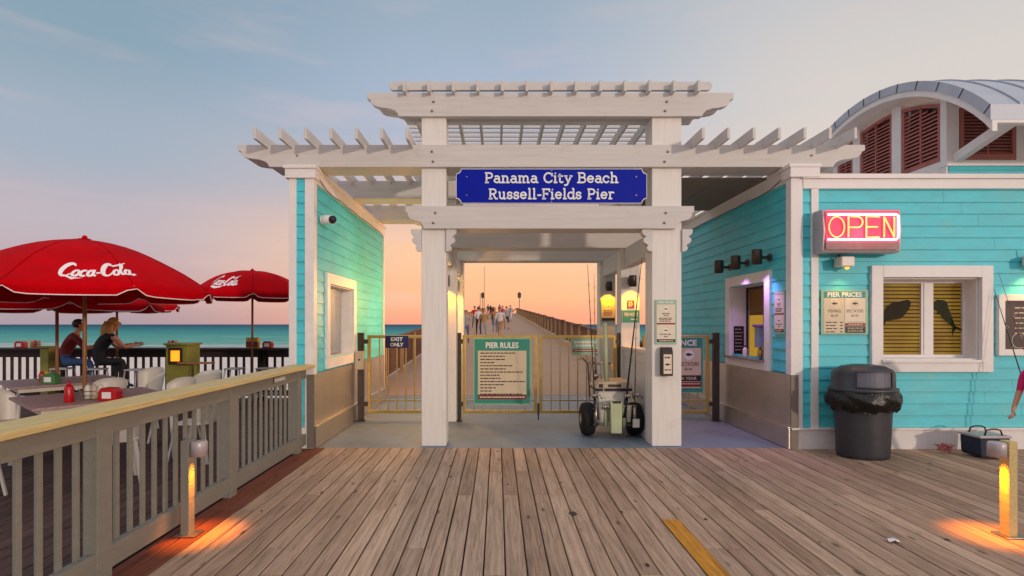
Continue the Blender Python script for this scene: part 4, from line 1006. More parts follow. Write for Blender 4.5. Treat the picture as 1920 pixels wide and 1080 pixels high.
# ================================================================== LAMPS
AMB = (1, .37, .006)
def post_light(x, y, z, label, w):
    t = thing('post_lamp', label, 'wall lamp', (x, y, z), 0, 'downlights on the pergola posts')
    mb = MB(); mb.box(x - .05, x + .05, y - .03, y, z - .05, z + .05); mb.box(x - .02, x + .02, y - .08, y - .03, z - .02, z + .02); build('bracket', mb, DSTEEL, t, bevel=.003)
    mb = MB(); mb.lathe([(.055, .09), (.06, .08), (.06, -.09), (.05, -.09), (.05, -.02), (.0, -.02)], (x, y - .13, z), 18); build('shade', mb, DSTEEL, t)
    mb = MB(); mb.ball((x, y - .13, z - .055), .028, 10, 6); build('bulb', mb, AMBER, t)
    lamp('glow', 'SPOT', (x, y - .10, z - .1), w, AMB, t, .02, 125, None, .9)
post_light(PXR[0] + .165, ROWS[1], 2.30, 'lit amber downlight on the second right post above the green sign', 42)
post_light(PXR[0] + .165, ROWS[2], 2.34, 'lit amber downlight on the farthest right post', 42)
post_light(PXL[1] - .165, ROWS[1], 2.30, 'amber downlight on the second left post half hidden by the front post', 42)
post_light(PXL[1] - .165, ROWS[2], 2.34, 'amber downlight on the farthest left post barely visible', 42)
def added_side_light(x, y, z, label, w):  # unseen lamps added to give the left wall its warm glow
    t = thing('post_lamp', label, 'wall lamp', (x, y, z), 0, 'downlights on the pergola posts')
    mb = MB(); mb.box(x - .03, x, y - .05, y + .05, z - .05, z + .05); mb.box(x - .07, x - .03, y - .02, y + .02, z - .02, z + .02); build('bracket', mb, DSTEEL, t, bevel=.003)
    mb = MB(); mb.lathe([(.055, .09), (.06, .08), (.06, -.04), (.05, -.04), (.05, .02), (.0, .02)], (x - .12, y, z), 18); build('shade', mb, DSTEEL, t)
    lamp('glow', 'POINT', (x - .14, y, z - .08), w, (1, .50, .15), t, .05)
added_side_light(PXL[1] - .335, ROWS[1] + .16, 2.25, 'amber lamp added on the wall side of the second left post for the warm wall glow, hidden by the front post', 85)
added_side_light(PXL[1] - .335, ROWS[2] + .16, 2.25, 'amber lamp added on the wall side of the farthest left post for the warm wall glow, hidden by the front post', 85)
for i, (y, lab, w) in enumerate(((7.36, 'nearest of the three can lamps above the ticket window, lit violet', 6), (8.02, 'middle can lamp above the ticket window', 5), (8.62, 'farthest can lamp above the ticket window', 0))):
    t = thing('can_lamp', lab, 'wall lamp', (BX, y, 2.5), 0, 'can lamps above the ticket window')
    mb = MB(); mb.lathe([(.055, 0), (.055, .02)], (BX - .02, y, 2.52), 14, axis='x'); mb.beam((BX, y, 2.52), (BX - .12, y, 2.52), .04, .04); build('bracket', mb, DSTEEL, t)
    mb = MB(); mb.lathe([(.065, .11), (.07, .10), (.07, -.09), (.06, -.09), (.06, .0), (.0, .0)], (BX - .18, y, 2.52), 18); build('shade', mb, DSTEEL, t)
    if w: lamp('glow', 'SPOT', (BX - .20, y, 2.40), w * 5, (.66, .34, 1), t, .03, 110, None, .8)
# floor lights / bollards
def bollard(x, y, side, label):
    t = thing('bollard_light', label, 'bollard light', (x, y, 0), 0, 'low bollard lights on the deck')
    mb = MB(); mb.box(x - .032, x + .032, y - .04, y + .04, 0, .72); build('post', mb, CAPW if side < 0 else GREYP, t, bevel=.004)
    mb = MB(); mb.box(x - .07, x + .09, y - .07, y + .07, 0, .012); build('base_plate', mb, STEEL, t, bevel=.003)
    mb = MB(); hx = x + side * .088; mb.lathe([(.0, .0), (.052, 0), (.058, -.01), (.058, -.11), (.048, -.11), (.048, -.05), (.0, -.05)], (hx, y, .71), 20); hd = build('lamp_head', mb, SIGNC, t)
    mb = MB(); mb.ball((hx, y, .635), .03, 10, 6); build('bulb', mb, AMBER, hd)
    lamp('glow', 'SPOT', (hx + side * .0, y, .585), 80, (1, .27, .002), t, .03, 72, (0, 0, 0), 1.0)
bollard(-2.36, 4.06, 1, 'low lit bollard light standing against the grey railing')
bollard(3.86, 4.03, -1, 'low lit bollard light standing on the open deck at right')
# small lamp under OPEN sign and one at right edge
def facade_lamp(x, z, label, w):
    t = thing('facade_lamp', label, 'wall lamp', (x, BF, z))
    mb = MB(); mb.tube([(x - .06, BF - .05, z + .16), (x - .06, BF - .06, z + .1), (x - .03, BF - .09, z + .07)], .009, 6); build('arm', mb, BLACK, t)
    mb = MB(); mb.box(x - .085, x + .085, BF - .17, BF - .01, z - .06, z + .07); build('housing', mb, COOLW, t, bevel=.015)
    mb = MB(); mb.ball((x + .03, BF - .1, z - .062), .026, 8, 5); build('bulb', mb, AMBER, t)
    lamp('glow', 'SPOT', (x, BF - .14, z - .09), w, (1, .55, .12), t, .03, 115, None, .9)
facade_lamp(4.38, 2.38, 'small boxy lamp under the OPEN sign shining on the price board', 7)
facade_lamp(6.78, 2.40, 'small lamp above the menu board at the right edge of the photo', 26)
# security camera on left wall
t = thing('security_camera', 'white dome security camera high on the left teal wall', 'security camera', (LX, 7.2, 3.0))
mb = MB(); mb.lathe([(.05, 0), (.055, .03)], (LX + .0, 7.14, 3.0), 14, axis='x'); build('mount', mb, WHITE2, t)
mb = MB(); mb.lathe([(.05, 0), (.062, .02), (.062, .13), (.05, .15)], (LX + .03, 7.14, 3.0), 16, axis='x'); build('housing', mb, WHITE2, t)
mb = MB(); mb.ball((LX + .17, 7.11, 2.995), .055, 12, 8); build('dome', mb, BLACK, t)
# clip box on right post
t = thing('brochure_box', 'small dark brochure box with a printed front on the right pergola post', 'brochure box', (2.2, 6.95, .95))
x = PXR[0] + .18
mb = MB(); mb.prism([(6.998, .93), (6.90, .93), (6.90, 1.24), (6.93, 1.30), (6.998, 1.30)], 'x', x - .07, x + .07); build('box_body', mb, SDARK, t, bevel=.004)
P = Plane((x, 6.898, 1.08), (1, 0, 0)); mb = MB(); P.rect(mb, -.052, .052, -.12, .13, .001, 0); P.words(mb, -.04, .04, .09, .02, .003, 1, 1, .02, .04); P.fish(mb, 0, .0, .07, .003, 1); P.words(mb, -.04, .04, -.07, .015, .003, 1, 2, .02, .04); build('printed_front', mb, [STAN2, SDARK], t)

# ================================================================== TRASH CAN
t = thing('trash_can', 'grey plastic trash can with domed flap lid and black bag skirt against the teal wall', 'trash can', (4.43, 6.47, 0))
c = (4.43, 6.47, 0); SY = .80
mb = MB(); mb.lathe([(.275, 0), (.29, .012), (.295, .05), (.31, .4), (.33, .74), (.335, .76)], c, 40, sy=SY); build('can_body', mb, CAN, t)
mb = MB(); seg = 72
rows = []
for j in range(13):
    f = j / 12; z = .80 - f * .24; rr = []
    for k in range(seg):
        a = 2 * math.pi * k / seg
        r = .375 + .045 * math.sin(math.pi * min(1, f * 1.1)) + .012 * math.sin(a * 17 + f * 5) * f + .010 * math.sin(a * 7 - f * 9) + .008 * math.sin(a * 29 + f * 12) - (.03 * f * f)
        rr.append((c[0] + r * math.cos(a), c[1] + r * SY * math.sin(a), z + .012 * math.sin(a * 9 + 2) * f + .01 * math.sin(a * 4)))
    rows.append(rr)
vs = [p for r_ in rows for p in r_]; fs = [(j * seg + k, j * seg + (k + 1) % seg, (j + 1) * seg + (k + 1) % seg, (j + 1) * seg + k) for j in range(12) for k in range(seg)]
mb.add(vs, fs, 0, True); build('bag_skirt', mb, BAG, t)
mb = MB(); mb.lathe([(.36, .79), (.385, .80), (.385, .835), (.35, .845), (.345, 1.01), (.325, 1.05), (.24, 1.095), (.12, 1.115), (.0, 1.12)], c, 40, sy=SY); lid = build('dome_lid', mb, CAN, t)
# flap: curved panel on the front
def curved(mb, r, th0, th1, z0, z1, d, n=8):
    for i in range(n):
        a, b = R(th0 + (th1 - th0) * i / n), R(th0 + (th1 - th0) * (i + 1) / n)
        vs = []
        for rr in (r, r + d):
            for (q, z) in ((a, z0), (b, z0), (b, z1), (a, z1)): vs.append((c[0] + rr * math.cos(q), c[1] + rr * SY * math.sin(q), z))
        mb.add(vs, [(4, 5, 6, 7), (0, 1, 5, 4), (3, 7, 6, 2)] + ([(0, 4, 7, 3)] if i == 0 else []) + ([(1, 2, 6, 5)] if i == n - 1 else []))
mb = MB(); curved(mb, .346, -128, -66, .865, 1.035, .014); build('flap', mb, mat('flap_plastic', (96, 98, 112), .4, var=.08), lid)
mb = MB()
for z0, z1 in ((.852, .864), (1.036, 1.048)): curved(mb, .346, -131, -63, z0, z1, .03)
curved(mb, .346, -131, -128.5, .864, 1.036, .03, 1); curved(mb, .346, -65.5, -63, .864, 1.036, .03, 1); build('flap_frame', mb, CAN, lid)

# ================================================================== COOLER, RODS, SCRAPS
t = thing('cooler_bag', 'small navy fabric cooler with pale lid rim and black handles beside the right bollard', 'cooler', (6.0, 6.35, 0))
mb = MB(); mb.prism([(5.73, .02), (6.03, .02), (6.05, .06), (6.06, .25), (5.70, .25), (5.71, .06)], 'y', 6.3, 6.58); build('body', mb, NAVYC, t, bevel=.015)
mb = MB(); mb.box(5.69, 6.07, 6.29, 6.59, .25, .28); build('lid', mb, SIGNC, t, bevel=.008)
for y in (6.33, 6.54):
    mb = MB(); mb.tube([(5.78, y, .28), (5.80, y, .34), (5.86, y, .355), (5.92, y, .355), (5.97, y, .34), (5.99, y, .28)], .009, 6); build('handle', mb, BLACK, t)
mb = MB(); mb.box(5.94, 6.0, 6.288, 6.299, .12, .2); build('logo_patch', mb, LETW, t)
def rod(name, label, a, b, r0=.009, mat_=BLACK, reel=None, off=(0, 0, 0)):
    t = thing(name, label, 'fishing rod', a)
    a = Vector(a); b = Vector(b); mb = MB()
    pts = [a.lerp(b, k / 10) for k in range(11)]; d = (b - a)
    for k, p in enumerate(pts): p.z -= .0
    mb.tube(pts, [r0 * (1 - .75 * k / 10) for k in range(11)], 6); bl = build('blank', mb, mat_, t)
    mb = MB(); mb.tube([a - d.normalized() * .0, a.lerp(b, .13)], r0 * 1.7, 8); build('grip', mb, BLACK, t)
    for k in (.35, .5, .64, .76, .87):
        p = a.lerp(b, k); mb = MB(); mb.tube([p + Vector((.018 * math.cos(q), -.014, .018 * math.sin(q))) for q in [2 * math.pi * i / 8 for i in range(8)]], .0018, 4, closed=True); build('line_guide', mb, STEEL, bl)
    if reel:
        p = a.lerp(b, reel) + Vector((0, -.04, 0)); rl = MB(); rl.lathe([(.0, -.04), (.04, -.04), (.042, -.03), (.025, -.025), (.025, .025), (.042, .03), (.04, .04), (0, .04)], p, 14, axis='x'); ro = build('reel', rl, STEEL, t)
        mb = MB(); mb.tube([p + Vector((.04, 0, 0)), p + Vector((.07, 0, 0)), p + Vector((.075, -.03, -.03))], .005, 6); mb.ball(p + Vector((.085, -.035, -.035)), .012, 8, 6); build('crank', mb, BLACK, ro)
    return t
rod('fishing_rod', 'long dark fishing rod leaning on the menu board, left one of the pair', (6.40, 6.2, .02), (6.30, 6.77, 2.05), .011, BLACK, .12)
rod('fishing_rod', 'thin reddish fishing rod leaning on the menu board, right one of the pair', (6.50, 6.15, .02), (6.36, 6.77, 2.25), .008, SRED, .14)
t = thing('paper_scrap', 'crumpled white paper scrap lying on the open deck boards', 'litter', (2.90, 3.92, 0))
mb = MB(); q = random.Random(4)
g = [[(2.90 + (i - 2) * .022 + q.uniform(-.006, .006), 3.92 + (j - 1.5) * .02 + q.uniform(-.006, .006), .008 + q.uniform(0, .022)) for i in range(5)] for j in range(4)]
mb.add([p for r_ in g for p in r_], [(j * 5 + i, j * 5 + i + 1, j * 5 + i + 6, j * 5 + i + 5) for j in range(3) for i in range(4)]); o = build('scrap', mb, PAPER, t)
PINKC = mat('pink_cord', (190, 90, 100), .7)
t = thing('ribbon_tangle', 'tangled little pink cord lying by the white base board', 'cord', (5.55, 6.6, 0))
mb = MB(); mb.tube([(5.55 + .09 * math.sin(k * 1.3) * q.uniform(.4, 1), 6.62 + .06 * math.cos(k * 1.9), .03 + .045 * (1 + math.sin(k * 2.3))) for k in range(26)], .006, 5); build('cord', mb, PINKC, t)

# ================================================================== FISHING CART
cx, cy = 1.635, 7.62
ct = thing('fishing_cart', 'white fishing cart with fat black tyres and rod holders parked behind the right pergola post', 'cart', (cx, cy, 0))
for s in (-1, 1):
    mb = MB(); x = cx + s * .335
    mb.lathe([(.10, -.10), (.17, -.10), (.215, -.085), (.235, -.04), (.235, .04), (.215, .085), (.17, .10), (.10, .10)], (x, cy + .1, .235), 28, axis='x'); wh = build('wheel', mb, RUBBER, ct)
    mb = MB(); mb.lathe([(.0, -.105), (.05, -.105), (.105, -.092), (.105, .092), (.05, .105), (0, .105)], (x, cy + .1, .235), 20, axis='x'); build('rim', mb, TANP, wh)
mb = MB(); mb.tube([(cx - .25, cy + .1, .235), (cx + .25, cy + .1, .235)], .016, 8)
for s in (-1, 1): mb.tube([(cx + s * .21, cy - .16, .19), (cx + s * .21, cy + .6, .19), (cx + s * .21, cy + .72, .5), (cx + s * .16, cy + .8, .98)], .014, 8)
mb.tube([(cx - .30, cy - .17, .20), (cx + .30, cy - .17, .20)], .014, 8); mb.tube([(cx - .30, cy - .17, .42), (cx + .30, cy - .17, .42)], .012, 8); mb.tube([(cx - .16, cy + .8, .98), (cx + .16, cy + .8, .98)], .014, 8)
build('frame', mb, STEEL, ct)
mb = MB(); mb.prism([(cx - .17, .22), (cx + .17, .22), (cx + .225, .66), (cx - .225, .66)], 'y', cy - .10, cy + .40); bx = build('ice_box', mb, COOLW, ct, bevel=.012)
mb = MB(); mb.box(cx - .25, cx + .26, cy - .13, cy + .43, .66, .69); build('box_rim', mb, BLACK, bx)
mb = MB(); mb.prism([(cx - .26, .692), (cx + .27, .692), (cx + .22, .80), (cx - .22, .78)], 'y', cy - .12, cy + .40); lidc = build('box_lid', mb, TANP, ct, bevel=.012)
mb = MB(); mb.box(cx - .08, cx + .10, cy - .132, cy - .124, .72, .755); build('handle_slot', mb, SDARK, lidc)
mb = MB(); mb.box(cx - .21, cx - .14, cy - .13, cy - .124, .71, .76); build('latch', mb, SDARK, lidc)
mb = MB(); mb.prism([(cx - .075, .10), (cx + .07, .10), (cx + .08, .54), (cx - .085, .54)], 'y', cy - .30, cy - .19); bt = build('bait_tube', mb, PALEG, ct, bevel=.008)
mb = MB(); mb.box(cx - .055, cx + .06, cy - .307, cy - .301, .515, .545); build('tube_lid', mb, BLACK, bt)
for x in (-.27, -.13, .125, .27):
    mb = MB(); mb.tube([(cx + x, cy - .2, .18), (cx + x, cy - .2, .47)], .024, 10); mb.tube([(cx + x, cy - .2, .46), (cx + x, cy - .2, .475)], .029, 10); build('rod_holder', mb, PALEG if abs(x) < .2 else STEEL, ct)
for x in (-.19, .19):
    mb = MB(); mb.lathe([(.03, .24), (.045, .46), (.05, .47)], (cx + x, cy - .19, 0), 12); build('cup', mb, COOLW, ct)
mb = MB(); mb.box(cx + .235, cx + .33, cy - .245, cy - .235, .17, .29); build('tag_plate', mb, COOLW, ct, bevel=.004)
mb = MB(); mb.tube([(cx - .07, cy + .05, .75), (cx - .09, cy + .05, 1.62)], .033, 12); build('upright_tube', mb, PALEG, ct)
mb = MB(); mb.tube([(cx - .23, cy + .5, .5), (cx - .26, cy + .5, 1.0), (cx - .36, cy + .45, 1.10), (cx - .40, cy + .42, 1.07)], .014, 8); mb.tube([(cx - .12, cy + .5, .7), (cx - .14, cy + .5, .97), (cx - .2, cy + .48, 1.06), (cx - .26, cy + .46, 1.0)], .014, 8); build('handle_bar', mb, STEEL, ct)
rod('fishing_rod', 'tall dark rod in the leftmost holder of the fishing cart', (cx - .27, cy - .2, .3), (cx - .40, cy - .3, 2.42), .011, BLACK, .15)
rod('fishing_rod', 'pale rod in the second holder from left of the fishing cart', (cx - .13, cy - .2, .3), (cx - .2, cy - .25, 1.1), .008, COOLW, .2)
rod('fishing_rod', 'thick black rod in the third holder of the fishing cart leaning right', (cx + .125, cy - .2, .3), (cx + .36, cy - .25, 2.52), .016, BLACK, .14)
rod('fishing_rod', 'short thin rod in the rightmost holder of the fishing cart', (cx + .27, cy - .2, .3), (cx + .32, cy - .1, 1.75), .009, BLACK, .22)
rod('fishing_rod', 'slim brown rod at the back left of the fishing cart', (cx - .2, cy + .2, .72), (cx - .22, cy + .2, 2.35), .008, POLEW, .08)

# ================================================================== PIER RAILINGS
def pier_rail(X, sgn, label):
    t = thing('pier_railing', label, 'railing', (X, 12, 0), 0, 'railings along the pier walkway')
    y = 11.35; k = 0
    while y < 104:
        mb = MB(); mb.box(X - .05 - sgn * .08, X + .05 - sgn * .08, y - .05, y + .05, pz(y) - .1, pz(y) + 1.05); build('post', mb, PIERP, t); y += 2.44
    mb = MB()
    for z0, z1, w in ((1.05, 1.09, .16), (.92, 1.045, .05), (.10, .2, .05)):
        for a, b in ((11.25, 12), (12, 104), (104, 200)):
            mb.add([(X + p, yy, pz(yy) + z) for yy in (a, b) for p in (-w / 2, w / 2) for z in (z0, z1)], [(0, 1, 3, 2), (4, 6, 7, 5), (0, 4, 5, 1), (2, 3, 7, 6), (0, 2, 6, 4), (1, 5, 7, 3)])
    build('rail_boards', mb, PIERW, t)
    y = 11.5; k = 0; rest = MB()
    while y < 104:
        if k < 100: mb = MB(); mb.box(X - .02, X + .02, y, y + .09, pz(y) + .12, pz(y) + 1.0); build('picket', mb, PIERW, t)
        else: rest.box(X - .02, X + .02, y, y + .09, pz(y) + .12, pz(y) + 1.0)
        y += .155; k += 1
    tag(build('picket', rest, PIERW, t), kind='stuff')
    if sgn > 0:
        for y in range(18, 100, 6): mb = MB(); mb.box(X - .42, X + .1, y, y + .5, pz(y) + 1.10, pz(y) + 1.14); build('shelf', mb, PIERW, t)
    # railings also run along the near concrete apron
pier_rail(PX0 + .1, -1, 'brown wooden picket railing along the left side of the pier')
pier_rail(PX1 - .1, 1, 'brown wooden picket railing with small shelves along the right side of the pier')
def pier_lamp(x, y, label, pole=False):
    z = pz(y); t = thing('pier_lamp', label, 'lamp post', (x, y, z))
    mb = MB(); mb.tube([(x, y, z), (x, y, z + 3.0)], .06, 8); build('pole', mb, PIERW, t)
    mb = MB(); mb.prism([(x - .28, z + 3.0), (x + .28, z + 3.0), (x + .32, z + 3.75), (x - .32, z + 3.75)], 'y', y - .28, y + .28); mb.prism([(x - .36, z + 3.75), (x + .36, z + 3.75), (x, z + 4.1)], 'y', y - .3, y + .3); build('lantern', mb, DSTEEL, t)
pier_lamp(-2.75, 99, 'dark lantern on the left railing at the crest of the pier'); pier_lamp(4.35 - .4, 97, 'dark lantern on the right railing at the crest of the pier')
t = thing('flag_pole', 'tall thin pole rising beside the left pier lantern', 'pole', (-2.3, 92, pz(92))); mb = MB(); mb.lathe([(.045, pz(92)), (.03, pz(92) + 8.2)], (-2.3, 92, 0), 8); build('shaft', mb, DSTEEL, t); mb = MB(); mb.ball((-2.3, 92, pz(92) + 8.25), .07, 8, 6); build('finial', mb, DSTEEL, t)
t = thing('flag_pole', 'short thin pole left of the left pier lantern', 'pole', (-3.0, 92, pz(92))); mb = MB(); mb.lathe([(.05, pz(92)), (.04, pz(92) + 3.6)], (-3.0, 92, 0), 8); build('shaft', mb, DSTEEL, t); mb = MB(); mb.ball((-3.0, 92, pz(92) + 3.64), .07, 8, 6); build('finial', mb, DSTEEL, t)

# ================================================================== PEOPLE
def person(label, loc, rz, J, colors, scale=1.0, hair='short', hairm=None, group=None, held=None):
    """J: joints; colors: shirt, sleeve, trousers, shoe, skin materials"""
    t = thing('person', label, 'person', loc, rz, group)
    names = list(J.keys()); idx = {n: i for i, n in enumerate(names)}
    bones = [('pelvis', 'spine', 'shirt'), ('spine', 'chest', 'shirt'), ('chest', 'neckb', 'shirt'), ('neckb', 'neck', 'skin'), ('neck', 'jaw', 'skin'), ('jaw', 'head', 'skin'), ('head', 'crown', 'skin')]
    for s in 'LR':
        bones += [('pelvis', 'hip' + s, 'trousers'), ('hip' + s, 'knee' + s, 'trousers'), ('knee' + s, 'ankle' + s, 'calf'), ('ankle' + s, 'toe' + s, 'shoe'),
                  ('chest', 'sh' + s, 'shirt'), ('sh' + s, 'elb' + s, 'sleeve'), ('elb' + s, 'wr' + s, 'forearm'), ('wr' + s, 'palm' + s, 'skin')]
    RAD = {'pelvis': (.15, .12), 'spine': (.135, .105), 'chest': (.16, .115), 'neckb': (.075, .07), 'neck': (.044, .046), 'jaw': (.054, .068), 'head': (.080, .094), 'crown': (.06, .07),
           'hip': (.085, .085), 'knee': (.055, .058), 'ankle': (.038, .04), 'toe': (.042, .026), 'sh': (.06, .06), 'elb': (.04, .04), 'wr': (.026, .028), 'palm': (.034, .018)}
    me = bpy.data.meshes.new('b'); me.from_pydata([Vector(J[n]) * scale for n in names], [(idx[a], idx[b]) for a, b, _ in bones], [])
    o = bpy.data.objects.new('b', me); C.objects.link(o); sk = o.modifiers.new('s', 'SKIN'); sk.use_smooth_shade = True
    if not me.skin_vertices: pass
    for n in names:
        r = RAD[n[:-1]] if n[-1] in 'LR' and n[:-1] in RAD else RAD[n]
        me.skin_vertices[0].data[idx[n]].radius = (r[0] * scale, r[1] * scale)
    me.skin_vertices[0].data[idx['pelvis']].use_root = True
    ss = o.modifiers.new('u', 'SUBSURF'); ss.levels = 2; ss.render_levels = 2
    dg = bpy.context.evaluated_depsgraph_get(); ev = o.evaluated_get(dg); bm = bpy.data.meshes.new_from_object(ev)
    mats = [colors['shirt'], colors.get('sleeve', colors['shirt']), colors['trousers'], colors.get('shoe', BLACK), SKIN]
    key = {'shirt': 0, 'sleeve': 1, 'trousers': 2, 'shoe': 3, 'skin': 4, 'calf': {'long': 2, 'bare': 4}[colors.get('calf', 'long')], 'forearm': {'long': 1, 'bare': 4}[colors.get('arm', 'bare')]}
    seg = [(Vector(J[a]) * scale, Vector(J[b]) * scale, key[l]) for a, b, l in bones]
    M_ = MB(); M_.v = [tuple(v.co) for v in bm.vertices]
    for p in bm.polygons:
        ctr = p.center; best = None
        for a, b, l in seg:
            d = b - a; u = max(0, min(1, (ctr - a).dot(d) / max(d.length_squared, 1e-9))); ds = (ctr - (a + d * u)).length
            if best is None or ds < best[0]: best = (ds, l)
        l = best[1]
        M_.f.append(tuple(p.vertices)); M_.m.append(l); M_.smooth.append(True)
    bpy.data.objects.remove(o)
    # features: nose, ears, eyes, fingers
    hd = Vector(J['head']) * scale; fwd = (Vector(J['face']) if 'face' in J else Vector((0, -1, 0))) if False else Vector(colors.get('look', (0, -1, 0))).normalized()
    side = Vector((0, 0, 1)).cross(fwd).normalized(); k = scale
    M_.ball(hd + fwd * .092 * k - Vector((0, 0, .015)) * k, (.010 * k, .013 * k, .018 * k), 8, 6, 4)
    for s in (-1, 1):
        M_.ball(hd + side * s * .084 * k - Vector((0, 0, .01)) * k, (.012 * k, .018 * k, .026 * k), 8, 6, 4)
        M_.ball(hd + side * s * .032 * k + fwd * .082 * k + Vector((0, 0, .012)) * k, .009 * k, 6, 4, 3)
    M_.tube([hd + side * s * k + fwd * .082 * k - Vector((0, 0, .05)) * k for s in (-.022, 0, .022)], .005 * k, 5, 4)
    for s in 'LR':
        pm = Vector(J['palm' + s]) * k; wr = Vector(J['wr' + s]) * k; d = (pm - wr).normalized()
        ax = d.cross(Vector((1, 0, 0)));
        if ax.length < .3: ax = d.cross(Vector((0, 1, 0)))
        ax.normalize(); cu = d.cross(ax)
        for i, ln_ in enumerate((.060, .072, .068, .052)):
            st_ = pm + ax * (i - 1.5) * .019 * k + d * .01
            M_.tube([st_, st_ + d * ln_ * .5 * k, st_ + d * ln_ * .85 * k + cu * .02 * k, st_ + d * ln_ * k + cu * .038 * k], [.009 * k, .0085 * k, .008 * k, .006 * k], 6, 4)
        M_.tube([pm - ax * .02 * k - d * .03 * k, pm - ax * .05 * k + d * .0, pm - ax * .055 * k + d * .03 * k], [.010 * k, .009 * k, .007 * k], 6, 4)
    build('body', M_, mats, t, world=False)
    hm = hairm or BROWNH; mb = MB()
    up = Vector((0, 0, 1)); hc = hd + up * .022 * k - fwd * .020 * k
    # cap of hair: ellipsoid with the face side cut back
    H_ = MB(); H_.ball((0, 0, 0), (.096 * k, .104 * k, .098 * k), 16, 12)
    vs = []
    for v in H_.v:
        v = Vector(v); w = side * v.x + (-fwd) * v.y + up * v.z
        f = w.dot(fwd); 
        vs.append(hc + w)
    hf = []
    for f_ in H_.f:
        cc = sum((vs[q_] for q_ in f_), Vector()) / len(f_) - hc
        if cc.dot(fwd) > .03 * k and cc.z < .058 * k: continue
        if cc.dot(fwd) > .072 * k: continue
        if cc.z < (-.062 if hair == 'short' else -.09) * k: continue
        hf.append(f_)
    mb.add(vs, hf, 0, True)
    if hair == 'long':
        mb.tube([hc - fwd * .07 * k, hc - fwd * .12 * k - up * .12 * k, hc - fwd * .13 * k - up * .26 * k, hc - fwd * .10 * k - up * .42 * k], [.07 * k, .085 * k, .075 * k, .03 * k], 10)
        for s in (-1, 1): mb.tube([hc - fwd * .04 * k + side * s * .06 * k, hc - fwd * .08 * k + side * s * .09 * k - up * .15 * k, hc - fwd * .09 * k + side * s * .08 * k - up * .34 * k], [.04 * k, .045 * k, .02 * k], 8)
    if hair == 'hat':
        mb.lathe([(.15 * k, 0), (.15 * k, .012 * k), (.10 * k, .02 * k), (.095 * k, .09 * k), (0, .11 * k)], hc + up * .03 * k, 16)
    build('hair' if hair != 'hat' else 'hat', mb, hm, t, world=False)
    return t
def stand_pose(ph=0.0, lean=0.0, turn=0):
    """walking pose, ph = stride phase"""
    s = math.sin(ph); J = {}
    J['pelvis'] = (0, 0, .95); J['spine'] = (0, -.01 - lean * .3, 1.12); J['chest'] = (0, -.01 - lean * .7, 1.32); J['neckb'] = (0, -lean, 1.45); J['neck'] = (0, -.01 - lean, 1.5)
    J['jaw'] = (0, -.025 - lean, 1.56); J['head'] = (0, -.02 - lean, 1.63); J['crown'] = (0, -.01 - lean, 1.70)
    for n, q in (('L', 1), ('R', -1)):
        st = s * q
        J['hip' + n] = (q * .10, 0, .88); J['knee' + n] = (q * .11, -.16 * max(st, 0) * 1.4 + .05 * max(-st, 0) - .02, .49); J['ankle' + n] = (q * .11, -.28 * st, .09 + .08 * max(-st, 0)); J['toe' + n] = (q * .12, -.28 * st - .15, .035 + .02 * max(-st, 0))
        J['sh' + n] = (q * .19, -.01 - lean * .8, 1.39); J['elb' + n] = (q * .25, .05 + .12 * st - lean * .5, 1.12); J['wr' + n] = (q * .25, -.04 + .2 * st - lean * .5, .89); J['palm' + n] = (q * .245, -.06 + .22 * st - lean * .5, .82)
    return J
def seat_pose(kn=.42, lean=.12, arms=(.3, .95)):
    J = {'pelvis': (0, 0, .86), 'spine': (0, -.02, 1.02), 'chest': (0, -.06 - lean * .5, 1.22), 'neckb': (0, -.08 - lean, 1.35), 'neck': (0, -.10 - lean, 1.40), 'jaw': (0, -.13 - lean, 1.455), 'head': (0, -.135 - lean, 1.525), 'crown': (0, -.165 - lean, 1.59)}
    for n, q in (('L', 1), ('R', -1)):
        J['hip' + n] = (q * .11, -.06, .83); J['knee' + n] = (q * .16, -kn, .80 - .03 * q); J['ankle' + n] = (q * .14, -kn + .02 + .06 * q, .40); J['toe' + n] = (q * .15, -kn - .12 + .06 * q, .34)
        J['sh' + n] = (q * .19, -.09 - lean * .8, 1.29); J['elb' + n] = (q * .24, -.22 - lean, 1.08); J['wr' + n] = (q * .15, -.42 - lean, 1.12); J['palm' + n] = (q * .13, -.48 - lean, 1.13)
    return J
person('person in maroon shirt and blue jeans seated on a bar stool at the railing counter', (-8.52, 10.45, 0), R(125), seat_pose(), dict(shirt=MAROON, trousers=JEANS, shoe=BLACK, arm='bare'), 1.04, 'short', BROWNH)
person('person with long blond hair in dark vest and black trousers seated on a bar stool', (-7.8, 10.35, 0), R(140), seat_pose(.38, .16), dict(shirt=BLACKC, sleeve=SKIN, trousers=BLACKC, shoe=BLACK, arm='bare'), 1.06, 'long', BLOND)
J = stand_pose(.6, .06)
person('child in pink top and purple trousers at the right edge of the photo', (5.80, 5.65, 0), R(-70), J, dict(shirt=PINK, trousers=PURPLE, shoe=PURPLE, arm='bare'), .78, 'long', BROWNH)
GREYC = mat('grey_cotton', (150, 144, 150), .8, var=.12); WHITEC = mat('white_cotton', (204, 196, 196), .8, var=.08); REDC = mat('red_cotton', (190, 40, 36), .8, var=.12); TANC = mat('tan_cotton', (160, 120, 80), .8, var=.12); BLUEC = mat('blue_grey_cotton', (96, 110, 140), .8, var=.12)
